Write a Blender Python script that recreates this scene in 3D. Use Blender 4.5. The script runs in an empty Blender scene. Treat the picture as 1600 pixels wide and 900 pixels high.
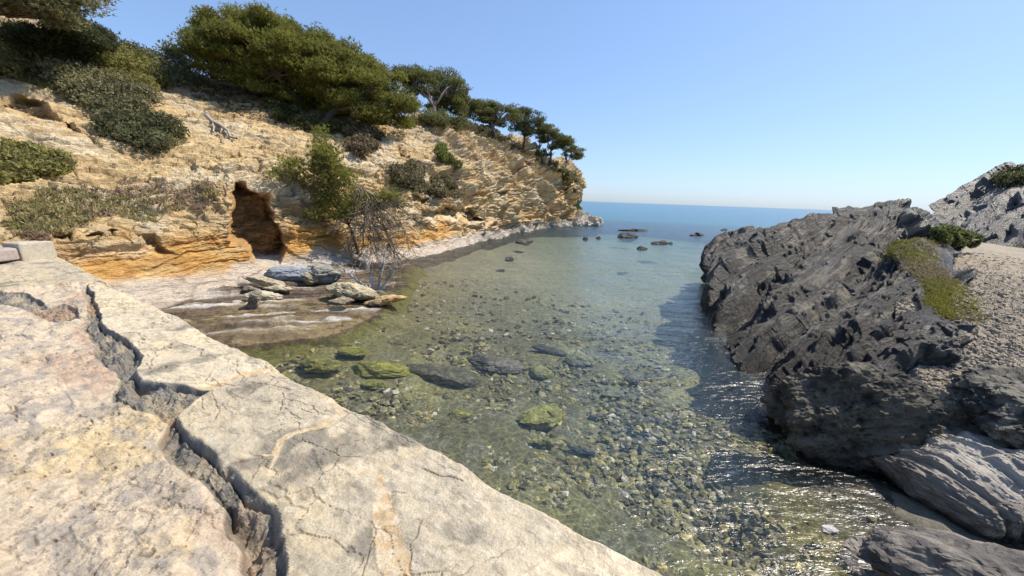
import bpy, math
import numpy as np
from math import radians, sin, cos, pi

# ------------------------------------------------------------------ camera, world, sun, exposure
F_PX, PITCH, ROLL, EYE = 590.0, radians(13.3), radians(2.0), 3.2
SUN_AZ, SUN_EL = radians(77), radians(53)          # azimuth measured to the right of the view
sc = bpy.context.scene
col = sc.collection
cam = bpy.data.cameras.new("camera")
cam.sensor_width = 36.0
cam.lens = F_PX / 1600 * 36.0
cam.clip_start, cam.clip_end = 0.05, 20000
camo = bpy.data.objects.new("camera", cam)
col.objects.link(camo)
from mathutils import Matrix
camo.matrix_world = Matrix.Translation((0, 0, EYE)) @ Matrix.Rotation(pi / 2 - PITCH, 4, 'X') @ Matrix.Rotation(ROLL, 4, 'Z')
sc.camera = camo

w = bpy.data.worlds.new("World")
sc.world = w
w.use_nodes = True
nt = w.node_tree
bg = nt.nodes['Background']
sky = nt.nodes.new('ShaderNodeTexSky')
sky.sky_type = 'NISHITA'
sky.sun_disc = False
sky.sun_elevation = SUN_EL
sky.sun_rotation = SUN_AZ
sky.altitude = 0
sky.air_density, sky.dust_density, sky.ozone_density = 1.0, 0.7, 5.5
gm = nt.nodes.new('ShaderNodeGamma'); gm.inputs[1].default_value = 0.62     # a phone's flattened sky
tn = nt.nodes.new('ShaderNodeVectorMath'); tn.operation = 'MULTIPLY'; tn.inputs[1].default_value = (1.52, 1.76, 2.15)
nt.links.new(sky.outputs[0], gm.inputs[0]); nt.links.new(gm.outputs[0], tn.inputs[0]); nt.links.new(tn.outputs[0], bg.inputs[0])
bg.inputs[1].default_value = 0.12
sun = bpy.data.lights.new("sun", 'SUN')
sun.energy = 5.0
sun.angle = radians(0.5)
sun.color = (1.0, 0.91, 0.78)
suno = bpy.data.objects.new("sun", sun)
col.objects.link(suno)
suno.rotation_euler = (pi / 2 - SUN_EL, 0, -SUN_AZ + pi)
from mathutils import Vector
suno.rotation_euler = Vector((sin(SUN_AZ) * cos(SUN_EL), cos(SUN_AZ) * cos(SUN_EL), sin(SUN_EL))).to_track_quat('Z', 'Y').to_euler()
sc.view_settings.view_transform = 'Standard'
sc.view_settings.look = 'None'
sc.view_settings.exposure = 0.48
sc.view_settings.gamma = 1
sc.view_settings.use_curve_mapping = False
sc.render.engine = 'CYCLES'
sc.cycles.max_bounces = 8
sc.cycles.transparent_max_bounces = 12
sc.cycles.caustics_reflective = False
sc.cycles.caustics_refractive = False
sc.cycles.use_denoising = True

# ------------------------------------------------------------------ surveying helpers: sight lines to points
def ray(px, py):
    px, py = np.asarray(px, float), np.asarray(py, float)
    x, y = px - 800, 450 - py
    c, s = cos(ROLL), sin(ROLL)
    x, y = c * x - s * y, s * x + c * y
    return np.stack([x, F_PX * cos(PITCH) + y * sin(PITCH), -F_PX * sin(PITCH) + y * cos(PITCH)], -1)
def at(px, py, r):                                   # point at horizontal distance r
    d = ray(px, py)
    return np.array([0, 0, EYE]) + d * (np.asarray(r, float) / np.hypot(d[..., 0], d[..., 1]))[..., None]
def on(px, py, z):                                   # point on the level z
    d = ray(px, py)
    return np.array([0, 0, EYE]) + d * ((z - EYE) / d[..., 2])[..., None]
def proj(P):
    Q = P - np.array([0, 0, EYE])
    f = Q[:, 1] * cos(PITCH) - Q[:, 2] * sin(PITCH)
    u = Q[:, 1] * sin(PITCH) + Q[:, 2] * cos(PITCH)
    f = np.where(f < .01, .01, f)
    x, y = Q[:, 0] / f * F_PX, u / f * F_PX
    c, s = cos(ROLL), sin(ROLL)
    return 800 + c * x + s * y, 450 - (-s * x + c * y)
def inpoly(x, y, poly):
    r = np.zeros(np.shape(x), bool)
    n = len(poly)
    for i in range(n):
        x1, y1 = poly[i]; x2, y2 = poly[(i + 1) % n]
        if y1 == y2: continue
        r ^= ((y1 > y) != (y2 > y)) & (x < (x2 - x1) * (y - y1) / (y2 - y1) + x1)
    return r
def polydist(x, y, pts):
    d = np.full(np.shape(x), 1e9)
    for (x1, y1), (x2, y2) in zip(pts[:-1], pts[1:]):
        vx, vy = x2 - x1, y2 - y1
        t = np.clip(((x - x1) * vx + (y - y1) * vy) / (vx * vx + vy * vy + 1e-12), 0, 1)
        d = np.minimum(d, np.hypot(x - x1 - t * vx, y - y1 - t * vy))
    return d
def ss(a, b, x):
    t = np.clip((x - a) / (b - a), 0, 1)
    return t * t * (3 - 2 * t)

# ------------------------------------------------------------------ noise
def h01(ix, iy, iz, seed=0):
    h = (ix.astype(np.int64) * 374761393 + iy.astype(np.int64) * 668265263 + iz.astype(np.int64) * 2147483647 + seed * 1274126177) & 0xFFFFFFFF
    h = ((h ^ (h >> 13)) * 1274126177) & 0xFFFFFFFF
    h = ((h ^ (h >> 15)) * 2246822519) & 0xFFFFFFFF
    h = h ^ (h >> 16)
    return (h & 0xFFFFFF) / float(0x1000000)
def vnoise(P, seed=0):
    I = np.floor(P).astype(np.int64); f = P - I; f = f * f * (3 - 2 * f)
    x, y, z = I.T
    r = 0
    for a in (0, 1):
        wa = f[:, 0] if a else 1 - f[:, 0]
        for b in (0, 1):
            wb = f[:, 1] if b else 1 - f[:, 1]
            for c in (0, 1):
                wc = f[:, 2] if c else 1 - f[:, 2]
                r = r + wa * wb * wc * h01(x + a, y + b, z + c, seed)
    return r * 2 - 1
RM = np.array(Matrix.Rotation(.7, 3, 'X') @ Matrix.Rotation(.9, 3, 'Z') @ Matrix.Rotation(.5, 3, 'Y'))
def fbm(P, scale=1., octv=4, seed=0, gain=.5):
    r = 0; a = 1.; P = P * scale; t = 0
    for o in range(octv):
        r = r + a * vnoise(P + o * 17.3, seed + o); t += a; a *= gain; P = (P * 2.03) @ RM
    return r / t * 1.6
def ridged(P, scale=1., octv=4, seed=0):
    r = 0; a = 1.; P = P * scale; t = 0
    for o in range(octv):
        n = 1 - np.abs(vnoise(P + o * 9.1, seed + o)) * 1.6
        r = r + a * n; t += a; a *= .5; P = (P * 2.1) @ RM
    return r / t
def worley(P, seed=0):
    I = np.floor(P).astype(np.int64)
    f1 = np.full(len(P), 9.); f2 = np.full(len(P), 9.); cid = np.zeros(len(P))
    for a in (-1, 0, 1):
        for b in (-1, 0, 1):
            for c in (-1, 0, 1):
                x, y, z = I[:, 0] + a, I[:, 1] + b, I[:, 2] + c
                dx = x + h01(x, y, z, seed) - P[:, 0]; dy = y + h01(x, y, z, seed + 1) - P[:, 1]; dz = z + h01(x, y, z, seed + 2) - P[:, 2]
                d = dx * dx + dy * dy + dz * dz
                m = d < f1
                f2 = np.where(m, f1, np.minimum(f2, d)); f1 = np.where(m, d, f1)
                cid = np.where(m, h01(x, y, z, seed + 3), cid)
    return np.sqrt(f1), np.sqrt(f2), cid
def layers(s, seed=0, sharp=.12):                    # bedding: random outset per layer with quick steps
    i = np.floor(s); f = s - i
    z = np.zeros_like(i)
    a = h01(i, z, z, seed); b = h01(i + 1, z, z, seed)
    t = ss(1 - sharp, 1, f)
    return (a * (1 - t) + b * t) * 2 - 1

# ------------------------------------------------------------------ mesh and tagging helpers
def link(name, me, mat=None, parent=None):
    o = bpy.data.objects.new(name, me)
    col.objects.link(o)
    if mat is not None: me.materials.append(mat)
    if parent is not None: o.parent = parent
    return o
def mesh(name, V, Fc, mat=None, parent=None, color=None, smooth=False, attrs=None):
    """V (n,3); Fc list of face index arrays (k,3) or (k,4)"""
    if not isinstance(Fc, (list, tuple)): Fc = [Fc]
    Fc = [np.asarray(f, np.int64) for f in Fc if len(f)]
    me = bpy.data.meshes.new(name)
    V = np.asarray(V, np.float32)
    me.vertices.add(len(V)); me.vertices.foreach_set('co', V.ravel())
    loops = np.concatenate([f.ravel() for f in Fc]).astype(np.int32)
    tot = np.concatenate([np.full(len(f), f.shape[1]) for f in Fc])
    st = np.concatenate([[0], np.cumsum(tot)[:-1]]).astype(np.int32)
    me.loops.add(len(loops)); me.loops.foreach_set('vertex_index', loops)
    me.polygons.add(len(tot)); me.polygons.foreach_set('loop_start', st)
    me.update(calc_edges=True)
    me.polygons.foreach_set('use_smooth', np.full(len(tot), smooth))
    if color is not None:
        a = me.color_attributes.new('Col', 'FLOAT_COLOR', 'POINT')
        c = np.ones((len(V), 4), np.float32); c[:, :3] = color
        a.data.foreach_set('color', c.ravel())
    for k, v in (attrs or {}).items():
        v = np.asarray(v, np.float32)
        if v.ndim == 2: a = me.attributes.new(k, 'FLOAT_VECTOR', 'POINT'); a.data.foreach_set('vector', v.ravel())
        else: a = me.attributes.new(k, 'FLOAT', 'POINT'); a.data.foreach_set('value', v)
    me.validate()
    return link(name, me, mat, parent)
def submesh(name, V, Fq, mask, mat, parent, color, smooth=False):
    f = Fq[mask]
    u, inv = np.unique(f, return_inverse=True)
    return mesh(name, V[u], inv.reshape(f.shape), mat, parent, color[u], smooth)
def gridfaces(n, m):
    i = np.arange(n * m).reshape(n, m)
    return np.stack([i[:-1, :-1], i[:-1, 1:], i[1:, 1:], i[1:, :-1]], -1).reshape(-1, 4)
def tag(o, label=None, cat=None, group=None, kind=None):
    if label: o['label'] = label
    if cat: o['category'] = cat
    if group: o['group'] = group
    if kind: o['kind'] = kind
    return o
def empty(name, loc, label, cat, group=None, kind=None):
    o = bpy.data.objects.new(name, None); col.objects.link(o); o.location = loc
    o.empty_display_size = .2
    return tag(o, label, cat, group, kind)
def recenter(o):
    """move a mesh's own origin to its base"""
    n = len(o.data.vertices); c = np.empty(n * 3, np.float32); o.data.vertices.foreach_get('co', c); c = c.reshape(-1, 3)
    b = np.array([c[:, 0].mean(), c[:, 1].mean(), c[:, 2].min()], np.float32)
    o.data.vertices.foreach_set('co', (c - b).ravel()); o.location = b; o.data.update()
    return o
def catmull(C, m, t=None):
    """C (n,k,...) resample first axis to m"""
    n = len(C); t = np.linspace(0, n - 1, m) if t is None else t; i = np.minimum(t.astype(int), n - 2); f = t - i
    g = lambda k: C[np.clip(k, 0, n - 1)]
    f = f.reshape((-1,) + (1,) * (C.ndim - 1))
    p0, p1, p2, p3 = g(i - 1), g(i), g(i + 1), g(i + 2)
    cr = .5 * (2 * p1 + (p2 - p0) * f + (2 * p0 - 5 * p1 + 4 * p2 - p3) * f ** 2 + (3 * p1 - p0 - 3 * p2 + p3) * f ** 3)
    li = p1 * (1 - f) + p2 * f
    return .6 * cr + .4 * li
def net(C, n, m, wts=None):
    """control net C (rows, cols, 3) -> dense (n*m,3); wts: share of rows per segment"""
    rt = None
    if wts is not None:
        cw = np.concatenate([[0], np.cumsum(wts)]) / sum(wts); rt = np.interp(np.linspace(0, 1, n), cw, np.arange(len(cw)))
    A = catmull(np.asarray(C, float), n, rt)
    B = catmull(np.swapaxes(A, 0, 1), m)
    return np.swapaxes(B, 0, 1)
def normals(G):
    du = np.gradient(G, axis=0); dv = np.gradient(G, axis=1)
    N = np.cross(du, dv); N /= np.linalg.norm(N, axis=-1, keepdims=True) + 1e-9
    return N
def smoothgrid(N, k):
    for _ in range(k):
        P = np.pad(N, ((1, 1), (1, 1), (0, 0)), 'edge')
        N = (P[:-2, 1:-1] + P[2:, 1:-1] + P[1:-1, :-2] + P[1:-1, 2:] + P[1:-1, 1:-1]) / 5
    return N / (np.linalg.norm(N, axis=-1, keepdims=True) + 1e-9)
def blur(d, n, m, k=1):
    g = np.asarray(d, float).reshape(n, m)
    for _ in range(k):
        q = np.pad(g, 1, 'edge')
        g = (q[:-2, 1:-1] + q[2:, 1:-1] + q[1:-1, :-2] + q[1:-1, 2:] + 2 * q[1:-1, 1:-1] + .5 * (q[:-2, :-2] + q[2:, 2:] + q[:-2, 2:] + q[2:, :-2])) / 8
    return g.ravel()
C3 = lambda *a: np.array(a, float)
def mixc(a, b, t):
    return a * (1 - t[:, None]) + b * t[:, None]

# ------------------------------------------------------------------ materials
def newmat(name):
    m = bpy.data.materials.new(name); m.use_nodes = True
    n = m.node_tree; n.nodes.clear()
    return m, n
def rock_mat(name, scale=6., bump=.35, var=.35, rough=.9, dist=.03, spec=.3, stretch=(1, 1, 1), rest=False):
    m, n = newmat(name); N, L = n.nodes, n.links
    out = N.new('ShaderNodeOutputMaterial'); b = N.new('ShaderNodeBsdfPrincipled')
    L.new(b.outputs[0], out.inputs[0])
    ca = N.new('ShaderNodeVertexColor'); ca.layer_name = 'Col'
    tc = N.new('ShaderNodeNewGeometry')
    mp = N.new('ShaderNodeMapping'); mp.inputs['Scale'].default_value = stretch
    if rest:                                        # coordinates laid along the bedding of the rock
        at_ = N.new('ShaderNodeAttribute'); at_.attribute_name = 'rest'; L.new(at_.outputs['Vector'], mp.inputs[0])
    else: L.new(tc.outputs['Position'], mp.inputs[0])
    n1 = N.new('ShaderNodeTexNoise'); n1.inputs['Scale'].default_value = scale; n1.inputs['Detail'].default_value = 8; n1.inputs['Roughness'].default_value = .65
    n2 = N.new('ShaderNodeTexNoise'); n2.inputs['Scale'].default_value = scale * 6; n2.inputs['Detail'].default_value = 6; n2.inputs['Roughness'].default_value = .7
    vo = N.new('ShaderNodeTexVoronoi'); vo.inputs['Scale'].default_value = scale * 3.1
    for x in (n1, n2, vo): L.new(mp.outputs[0], x.inputs['Vector'])
    mr = N.new('ShaderNodeMapRange'); mr.inputs[1].default_value = .3; mr.inputs[2].default_value = .7; mr.inputs[3].default_value = 1 - var; mr.inputs[4].default_value = 1 + var * .8
    mu = N.new('ShaderNodeMix'); mu.data_type = 'FLOAT'; mu.inputs[0].default_value = .5
    L.new(n1.outputs[0], mu.inputs[2]); L.new(n2.outputs[0], mu.inputs[3]); L.new(mu.outputs[0], mr.inputs[0])
    vm = N.new('ShaderNodeVectorMath'); vm.operation = 'SCALE'
    L.new(ca.outputs[0], vm.inputs[0]); L.new(mr.outputs[0], vm.inputs['Scale'])
    L.new(vm.outputs[0], b.inputs['Base Color'])
    ad = N.new('ShaderNodeMath'); ad.operation = 'ADD'
    L.new(n2.outputs[0], ad.inputs[0]); L.new(n1.outputs[0], ad.inputs[1])
    ad2 = N.new('ShaderNodeMath'); ad2.operation = 'MULTIPLY_ADD'; ad2.inputs[1].default_value = .35
    L.new(vo.outputs[0], ad2.inputs[0]); L.new(ad.outputs[0], ad2.inputs[2])
    bp = N.new('ShaderNodeBump'); bp.inputs['Strength'].default_value = bump; bp.inputs['Distance'].default_value = dist
    L.new(ad2.outputs[0], bp.inputs['Height']); L.new(bp.outputs[0], b.inputs['Normal'])
    b.inputs['Roughness'].default_value = rough
    b.inputs['Specular IOR Level'].default_value = spec
    return m
def leaf_mat(name, trans=.35, rough=.6):
    m, n = newmat(name); N, L = n.nodes, n.links
    out = N.new('ShaderNodeOutputMaterial'); b = N.new('ShaderNodeBsdfPrincipled'); t = N.new('ShaderNodeBsdfTranslucent'); mx = N.new('ShaderNodeMixShader')
    ca = N.new('ShaderNodeVertexColor'); ca.layer_name = 'Col'
    L.new(ca.outputs[0], b.inputs['Base Color']); L.new(ca.outputs[0], t.inputs[0])
    b.inputs['Roughness'].default_value = rough; b.inputs['Specular IOR Level'].default_value = .25
    mx.inputs[0].default_value = trans
    L.new(b.outputs[0], mx.inputs[1]); L.new(t.outputs[0], mx.inputs[2]); L.new(mx.outputs[0], out.inputs[0])
    return m
M_cliff = rock_mat('ochre_cliff_rock', 2.6, .8, .45, stretch=(1, 1, 4.5), dist=.13)
M_dark = rock_mat('dark_schist', 5.0, .55, .45, rough=.72, dist=.05, spec=.35)
M_bedded = rock_mat('bedded_dark_schist', 3.6, 1.0, .6, rough=.44, dist=.09, spec=.5, rest=True)
M_quay = rock_mat('quay_stone', 17.0, .8, .38, dist=.012)
M_pave = rock_mat('weathered_paving', 17.0, .85, .42, dist=.014)
M_bed = rock_mat('seabed_stone', 9.0, .6, .6, dist=.03)
M_ground = rock_mat('shingle_ground', 12.0, .6, .4, dist=.03)
M_bark = rock_mat('bark', 20.0, .5, .4, dist=.02)
M_leaf = leaf_mat('needles', .48)
M_grass = leaf_mat('grass_blades', .3)

# ------------------------------------------------------------------ LEFT HEADLAND (control stations taken along the shore)
# every station: sight column, then (row, distance) from foot to crest
ST = [
 (-330, [(470,10.0),(430,11),(400,12),(330,14),(230,18),(110,23),(-60,30)]),
 (-140, [(440,11.5),(400,12.6),(375,13.4),(315,15.3),(225,19),(110,25),(-25,32)]),
 (0,    [(430,13.0),(392,14.2),(365,15),(310,16.6),(220,20),(120,25.5),(12,33)]),
 (100,  [(455,13.2),(425,14.0),(372,14.8),(308,16.8),(230,20),(140,25.5),(45,33)]),
 (200,  [(470,13.4),(432,14.3),(378,14.9),(312,16.9),(240,20),(150,25.5),(76,33)]),
 (300,  [(470,14.0),(425,15.1),(372,15.6),(305,17.3),(240,20.2),(175,25.5),(112,32.5)]),
 (355,  [(462,14.6),(415,15.7),(360,16.1),(290,17.6),(238,20.3),(185,25.5),(128,32)]),
 (420,  [(455,15.4),(408,16.6),(355,17.0),(290,18.1),(238,20.6),(190,25.5),(138,31.5)]),
 (500,  [(440,16.6),(402,17.8),(355,18.3),(300,19.2),(250,21.3),(205,26),(152,31.5)]),
 (570,  [(428,17.6),(398,19.0),(355,19.5),(305,20.4),(255,22.3),(210,26.8),(168,32)]),
 (630,  [(412,19.0),(390,20.4),(352,20.9),(305,21.9),(255,23.8),(215,28),(180,33)]),
 (680,  [(403,21.2),(382,22.8),(345,23.5),(300,24.8),(255,27),(218,31),(185,35)]),
 (730,  [(389,25.5),(372,27.2),(340,28),(300,29.5),(262,32),(230,35.5),(200,39)]),
 (780,  [(374,32),(360,33.8),(335,34.6),(300,36),(268,38),(240,41),(212,44)]),
 (825,  [(363,39.5),(352,41.2),(332,42),(302,43),(275,44.5),(252,47),(232,50)]),
 (862,  [(358,45.5),(349,47),(332,47.6),(305,48.4),(282,49.5),(264,51),(252,54)]),
 (888,  [(355,50),(347,51.5),(332,52),(310,52.6),(290,53.4),(274,55),(263,58)]),
 ([934,916,886,890,902,905,899], [(351,53.5),(347,55),(332,56),(312,57),(296,58),(285,60),(278,62)]),
 ([928,912,882,888,900,902,897], [(346,62),(342,63),(332,64),(312,65),(298,66),(287,67),(280,69)]),
 (880,  [(344,80),(340,80.5),(332,81),(312,81.5),(300,82),(287,83),(280,84)]),
]
cols = []
for px, rows in ST:
    pxs = px if isinstance(px, list) else [px] * len(rows); px = pxs[0]
    foot = at(px, rows[0][0], rows[0][1])
    c = [foot + [0, 0, 0]]
    d = ray(px, 400.); d = d / np.hypot(d[0], d[1])
    low = foot - d * 1.2; low[2] = min(foot[2] - 1.4, -1.4)
    c = [low] + [at(q_, py, r) for q_, (py, r) in zip(pxs, rows)]
    top = c[-1]
    c.append(top + C3(d[0] * 4, d[1] * 4, -.1)); c.append(top + C3(d[0] * 12, d[1] * 12, -1.5)); c.append(top + C3(d[0] * 30, d[1] * 30, -8))
    cols.append(c)
CN = np.array(cols).transpose(1, 0, 2)              # rows, cols, 3
NR, NC = 620, 1050
# resample: more rows in the visible part
ROWW = [.35, 1.3, 1.2, 1.3, 1.3, 1.4, 1.5, .5, .25, .15]
G = net(CN, NR, NC, ROWW)
Nn = smoothgrid(normals(G), 6)
if Nn[NR // 3, NC // 2, 1] > 0: Nn = -Nn
P = G.reshape(-1, 3); NV = Nn.reshape(-1, 3)
ux, uy = proj(P)
rr = np.hypot(P[:, 0], P[:, 1])
vrow = np.repeat(np.interp(np.linspace(0, 1, NR), np.concatenate([[0], np.cumsum(ROWW)]) / sum(ROWW), np.arange(len(ROWW) + 1)) / len(ROWW), NC)
far = ss(22, 34, rr) * ss(600, 720, ux)
steep = 1 - ss(.55, .9, NV[:, 2])
W = fbm(P, .35, 3, 5)
# bedding dips gently to the right
bed = np.array([-.16, .10, 1.]); bed /= np.linalg.norm(bed)
sb = P @ bed + .45 * W + .12 * fbm(P, 1.7, 3, 15)
d1 = layers(sb / .62, 3, .18); d2 = layers(sb / .17, 4, .25); d3 = layers(sb / .06 + .6 * fbm(P, 2.2, 2, 9), 8, .4)
blk = np.stack([P[:, 0] * .55 + .3 * W, P[:, 1] * .55, sb * 1.5], 1)
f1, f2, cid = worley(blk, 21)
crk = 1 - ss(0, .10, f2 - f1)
foot = (1 - ss(1.05, 1.7, P[:, 2] + .25 * W)) * (1 - far)
lowz = (1 - ss(2.0, 3.0, P[:, 2] + .4 * W)) * (1 - far)
disp0 = 0
d4 = layers(sb / .11 + 1.5 * fbm(P * [1, 1, 3], 1.1, 3, 12), 13, .3)
disp = (.17 * d1 * (.35 + .65 * steep) + .085 * d2) * (1 - .75 * lowz) + .035 * d3 + .04 * d4 + .30 * fbm(P, .5, 4, 31) * (.4 + .6 * steep)
disp += .09 * (ridged(P * [1, 1, 2.6], 1.5, 5, 35) - .4)
disp += (cid - .5) * ss(0, .12, f2 - f1) * .42 * (.35 + .65 * steep) * (1 - .5 * lowz) - .15 * crk * (1 - .6 * lowz)
# the headland beyond: pitted, knobbly
Pt = P @ np.array(Matrix.Rotation(radians(35), 3, 'Y') @ Matrix.Rotation(radians(-25), 3, 'Z'))
F1, F2, C2 = worley(Pt * np.array([.38, .5, .75]) + .5 * fbm(P, .8, 3, 77)[:, None], 55)
H1, H2, HC_ = worley(Pt * np.array([.6, .8, 1.2]) + .4 * fbm(P, 1.3, 2, 78)[:, None], 57)
rd = ridged(Pt * [.8, 1, 1.5], .30, 5, 61)
disp += far * (2.2 * (rd - .35) - 3.4 * np.clip(.46 - F1, 0, 1) * (C2 > .5) - 1.6 * np.clip(.40 - H1, 0, 1) * (HC_ > .6) + .3 * (C2 - .5) * ss(0, .15, F2 - F1))
# small hollows all over
g1, g2, gc = worley(P * np.array([1.3, 1.3, 2.0]), 91)
disp -= .35 * np.clip(.34 - g1, 0, 1) * (gc > .55)
disp += .08 * fbm(P, 3.2, 5, 71, .6)
k1, k2_, kc = worley(np.stack([P[:, 0] * 1.6, P[:, 1] * 1.6, sb * 3.4], 1) + .3 * fbm(P, 2.4, 3, 93)[:, None], 94)
disp += (.17 * (kc - .5) * ss(0, .16, k2_ - k1) - .07 * (1 - ss(0, .09, k2_ - k1))) * (1 - .75 * foot) * (1 - .55 * ss(3.5, 5, P[:, 2]))
# bare sea-worn foot is smoother
disp = disp * (1 - .45 * foot)
crestfade = 1 - .5 * ss(.78, .95, vrow)
disp *= crestfade
P2 = P + NV * disp[:, None]
# overhang hollows and the cave, cut back horizontally from the shore
def carve(poly, depth, soft, P2):
    px, py = proj(P2 if False else P)
    # jagged rim
    jx = px + 5 * fbm(P, 1.2, 3, 101); jy = py + 5 * fbm(P, 1.2, 3, 102)
    ins = inpoly(jx, jy, poly) & (vrow < .75)
    dd = polydist(jx, jy, poly + [poly[0]])
    k = np.where(ins, ss(0, soft, dd), 0) * depth
    dirv = P / (np.hypot(P[:, 0], P[:, 1]) + 1e-9)[:, None]; dirv[:, 2] = 0
    k = k * (1 + .22 * fbm(P * [1, 1, 2], 2.2, 4, 105))
    return P2 + dirv * k[:, None], ins
cave_poly = [(366,276),(385,283),(407,299),(424,314),(436,338),(447,368),(446,392),(438,414),(400,415),(391,398),(386,388),(378,382),(360,384),(357,350),(364,325),(358,300)]
P2, inc = carve(cave_poly, 1.9, 7, P2)
for po, de, so in (([(215,362),(245,358),(262,372),(280,398),(262,402),(240,392),(225,378)], .55, 12),
                   ([(80,365),(150,360),(190,366),(180,376),(120,372),(85,380)], .5, 7),
                   ([(690,322),(735,325),(748,348),(730,352),(690,345),(650,350),(655,330)], 1.6, 8),
                   ([(0,170),(40,180),(110,205),(135,208),(100,185),(60,150),(20,145)], 1.2, 10),
                   ([(640,305),(670,310),(668,322),(640,318)], .7, 5),
                   ([(618,235),(640,240),(638,250),(622,247)], .7, 4),
                   ([(800,262),(815,250),(818,268),(806,275)], 1.2, 4),
                   ([(868,285),(884,282),(890,300),(875,305)], 1.4, 5),
                   ([(770,300),(790,305),(786,316),(770,312)], 1.2, 4)):
    P2, _ = carve(po, de, so, P2)
P2[vrow < .08] = P[vrow < .08]
# colour
n_a = fbm(P, .6, 4, 201); n_b = fbm(P, 2.5, 4, 202); n_c = fbm(P * np.array([1, 1, 3.]), 1.1, 4, 203)
cream = C3(.66, .49, .26); pale = C3(.72, .60, .40); ochre = C3(.62, .35, .10); rust = C3(.48, .24, .065); grey = C3(.30, .28, .25); soil = C3(.27, .19, .12); salt = C3(.58, .55, .50)
Cc = mixc(np.tile(cream, (len(P), 1)), pale, ss(-.2, .5, n_a))
Cc = mixc(Cc, C3(.50, .36, .18), ss(.0, .55, n_c) * .8)
Cc = mixc(Cc, grey, ss(.2, .7, n_b + .3 * n_a) * .35)
Cc = mixc(Cc, C3(.45, .44, .40), far * ss(-.1, .5, n_b) * .25)
band = (1 - ss(1.25, 2.1, P[:, 2] + .6 * n_a)) * (1 - .85 * ss(23, 28, rr))
Cc = mixc(Cc, ochre, band * .95)
Cc = mixc(Cc, rust, band * ss(0, .5, n_b) * .8)
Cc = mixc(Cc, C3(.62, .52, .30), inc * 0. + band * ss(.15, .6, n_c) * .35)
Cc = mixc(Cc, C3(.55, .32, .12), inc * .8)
toe = 1 - ss(.45, .85, P[:, 2] + .3 * n_a)
Cc = mixc(Cc, salt, toe * .75)
Cc = mixc(Cc, C3(.08, .07, .05), 1 - ss(-.02, .06, P2[:, 2] + .03 * n_b))
# earth on the upper slope
up = ss(6.2, 9.5, P[:, 2] + 1.5 * n_a) * ss(.45, .75, NV[:, 2]) * (1 - far)
Cc = mixc(Cc, soil, up * .55)
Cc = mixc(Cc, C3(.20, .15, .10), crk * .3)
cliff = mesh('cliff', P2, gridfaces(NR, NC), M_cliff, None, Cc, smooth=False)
tag(cliff, 'ochre and cream layered rock headland with a cave rising on the left of the cove', None, None, 'structure')
CP, CU = P2, None
cx_, cy_ = proj(P2)
cr_ = np.hypot(P2[:, 0], P2[:, 1])
okc = (vrow > .05)
# distance table of the visible terrain, used to seat the plants on it
CELL = 6
DT = {}
def add_table(px, py, r, idx):
    o = np.argsort(-r)
    for i in o:
        DT[(int(px[i] // CELL), int(py[i] // CELL))] = (r[i])
mm = okc & (cx_ > -250) & (cx_ < 950) & (cy_ > -150)
keyx = (cx_[mm] // CELL).astype(int); keyy = (cy_[mm] // CELL).astype(int)
NXT, NYT = 320, 200
TAB = np.full((NXT, NYT), np.inf)
def tab_add(px, py, r):
    i = (px // CELL).astype(int) + 50; j = (py // CELL).astype(int) + 30
    k = (i >= 0) & (i < NXT) & (j >= 0) & (j < NYT)
    np.minimum.at(TAB, (i[k], j[k]), r[k])
tab_add(cx_[mm], cy_[mm], cr_[mm])
def ground_r(px, py, default):
    i, j = int(px // CELL) + 50, int(py // CELL) + 30
    if 0 <= i < NXT and 0 <= j < NYT and np.isfinite(TAB[i, j]): return TAB[i, j]
    return default

# ------------------------------------------------------------------ sea bed
WL = lambda px, py: on(px, py, 0.)[:2]
bedpts = [(400,548,.22),(470,575,.45),(560,625,.6),(700,700,.72),(880,800,.8),(1060,890,.75),(1200,880,.5),(1350,880,.12),(1290,790,.3),(1430,800,.06),(1520,850,.08),
          (1200,650,.75),(1130,560,1.1),(1090,450,1.5),(900,600,1.0),(800,480,.95),(650,500,.42),(630,440,.25),(700,420,.45),(770,390,.5),(850,365,.7),(950,400,1.9),(1000,450,1.5),
          (930,352,1.2),(900,330,4),(1000,340,4.5),(1150,345,4),(1120,400,2.0),(700,560,.75),(600,560,.55),(1000,700,.95),(1100,760,.8),(560,490,.12),(460,520,.12),(300,520,.1)]
bx = np.array([WL(a, b) for a, b, _ in bedpts]); bd = np.array([c for *_, c in bedpts])
def depth_at(x, y):
    num = 0; den = 0
    for (a, b), d in zip(bx, bd):
        sc_ = .25 + .02 * (a * a + b * b) ** .5
        w_ = 1 / (((x - a) ** 2 + (y - b) ** 2) / sc_ + .15) ** 1.6
        num = num + w_ * d; den = den + w_
    d = num / den
    R_ = np.hypot(x, y)
    return d + ss(30, 300, R_) * 11
# log-polar grid round the cove
na, nr = 620, 520
th = np.linspace(radians(-72), radians(80), na)
ra = np.exp(np.linspace(np.log(1.0), np.log(400), nr))
TH, RA = np.meshgrid(th, ra, indexing='ij')
X, Y = RA * np.sin(TH), RA * np.cos(TH)
Z = -depth_at(X, Y)
PB = np.stack([X, Y, Z], -1).reshape(-1, 3)
PB[:, 2] += .10 * fbm(PB * [1, 1, 0], .8, 4, 301) + .03 * fbm(PB * [1, 1, 0], 4, 3, 302)
nb = fbm(PB * [1, 1, 0], .7, 4, 305); nb2 = fbm(PB * [1, 1, 0], 4, 4, 306)
Cb = mixc(np.tile(C3(.22, .20, .12), (len(PB), 1)), C3(.34, .31, .15), ss(-.2, .5, nb))
Cb = mixc(Cb, C3(.30, .29, .22), ss(0, .5, nb2) * .5)
Cb = mixc(Cb, C3(.27, .25, .08), (1 - ss(.2, .6, -PB[:, 2])) * .6)
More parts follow.
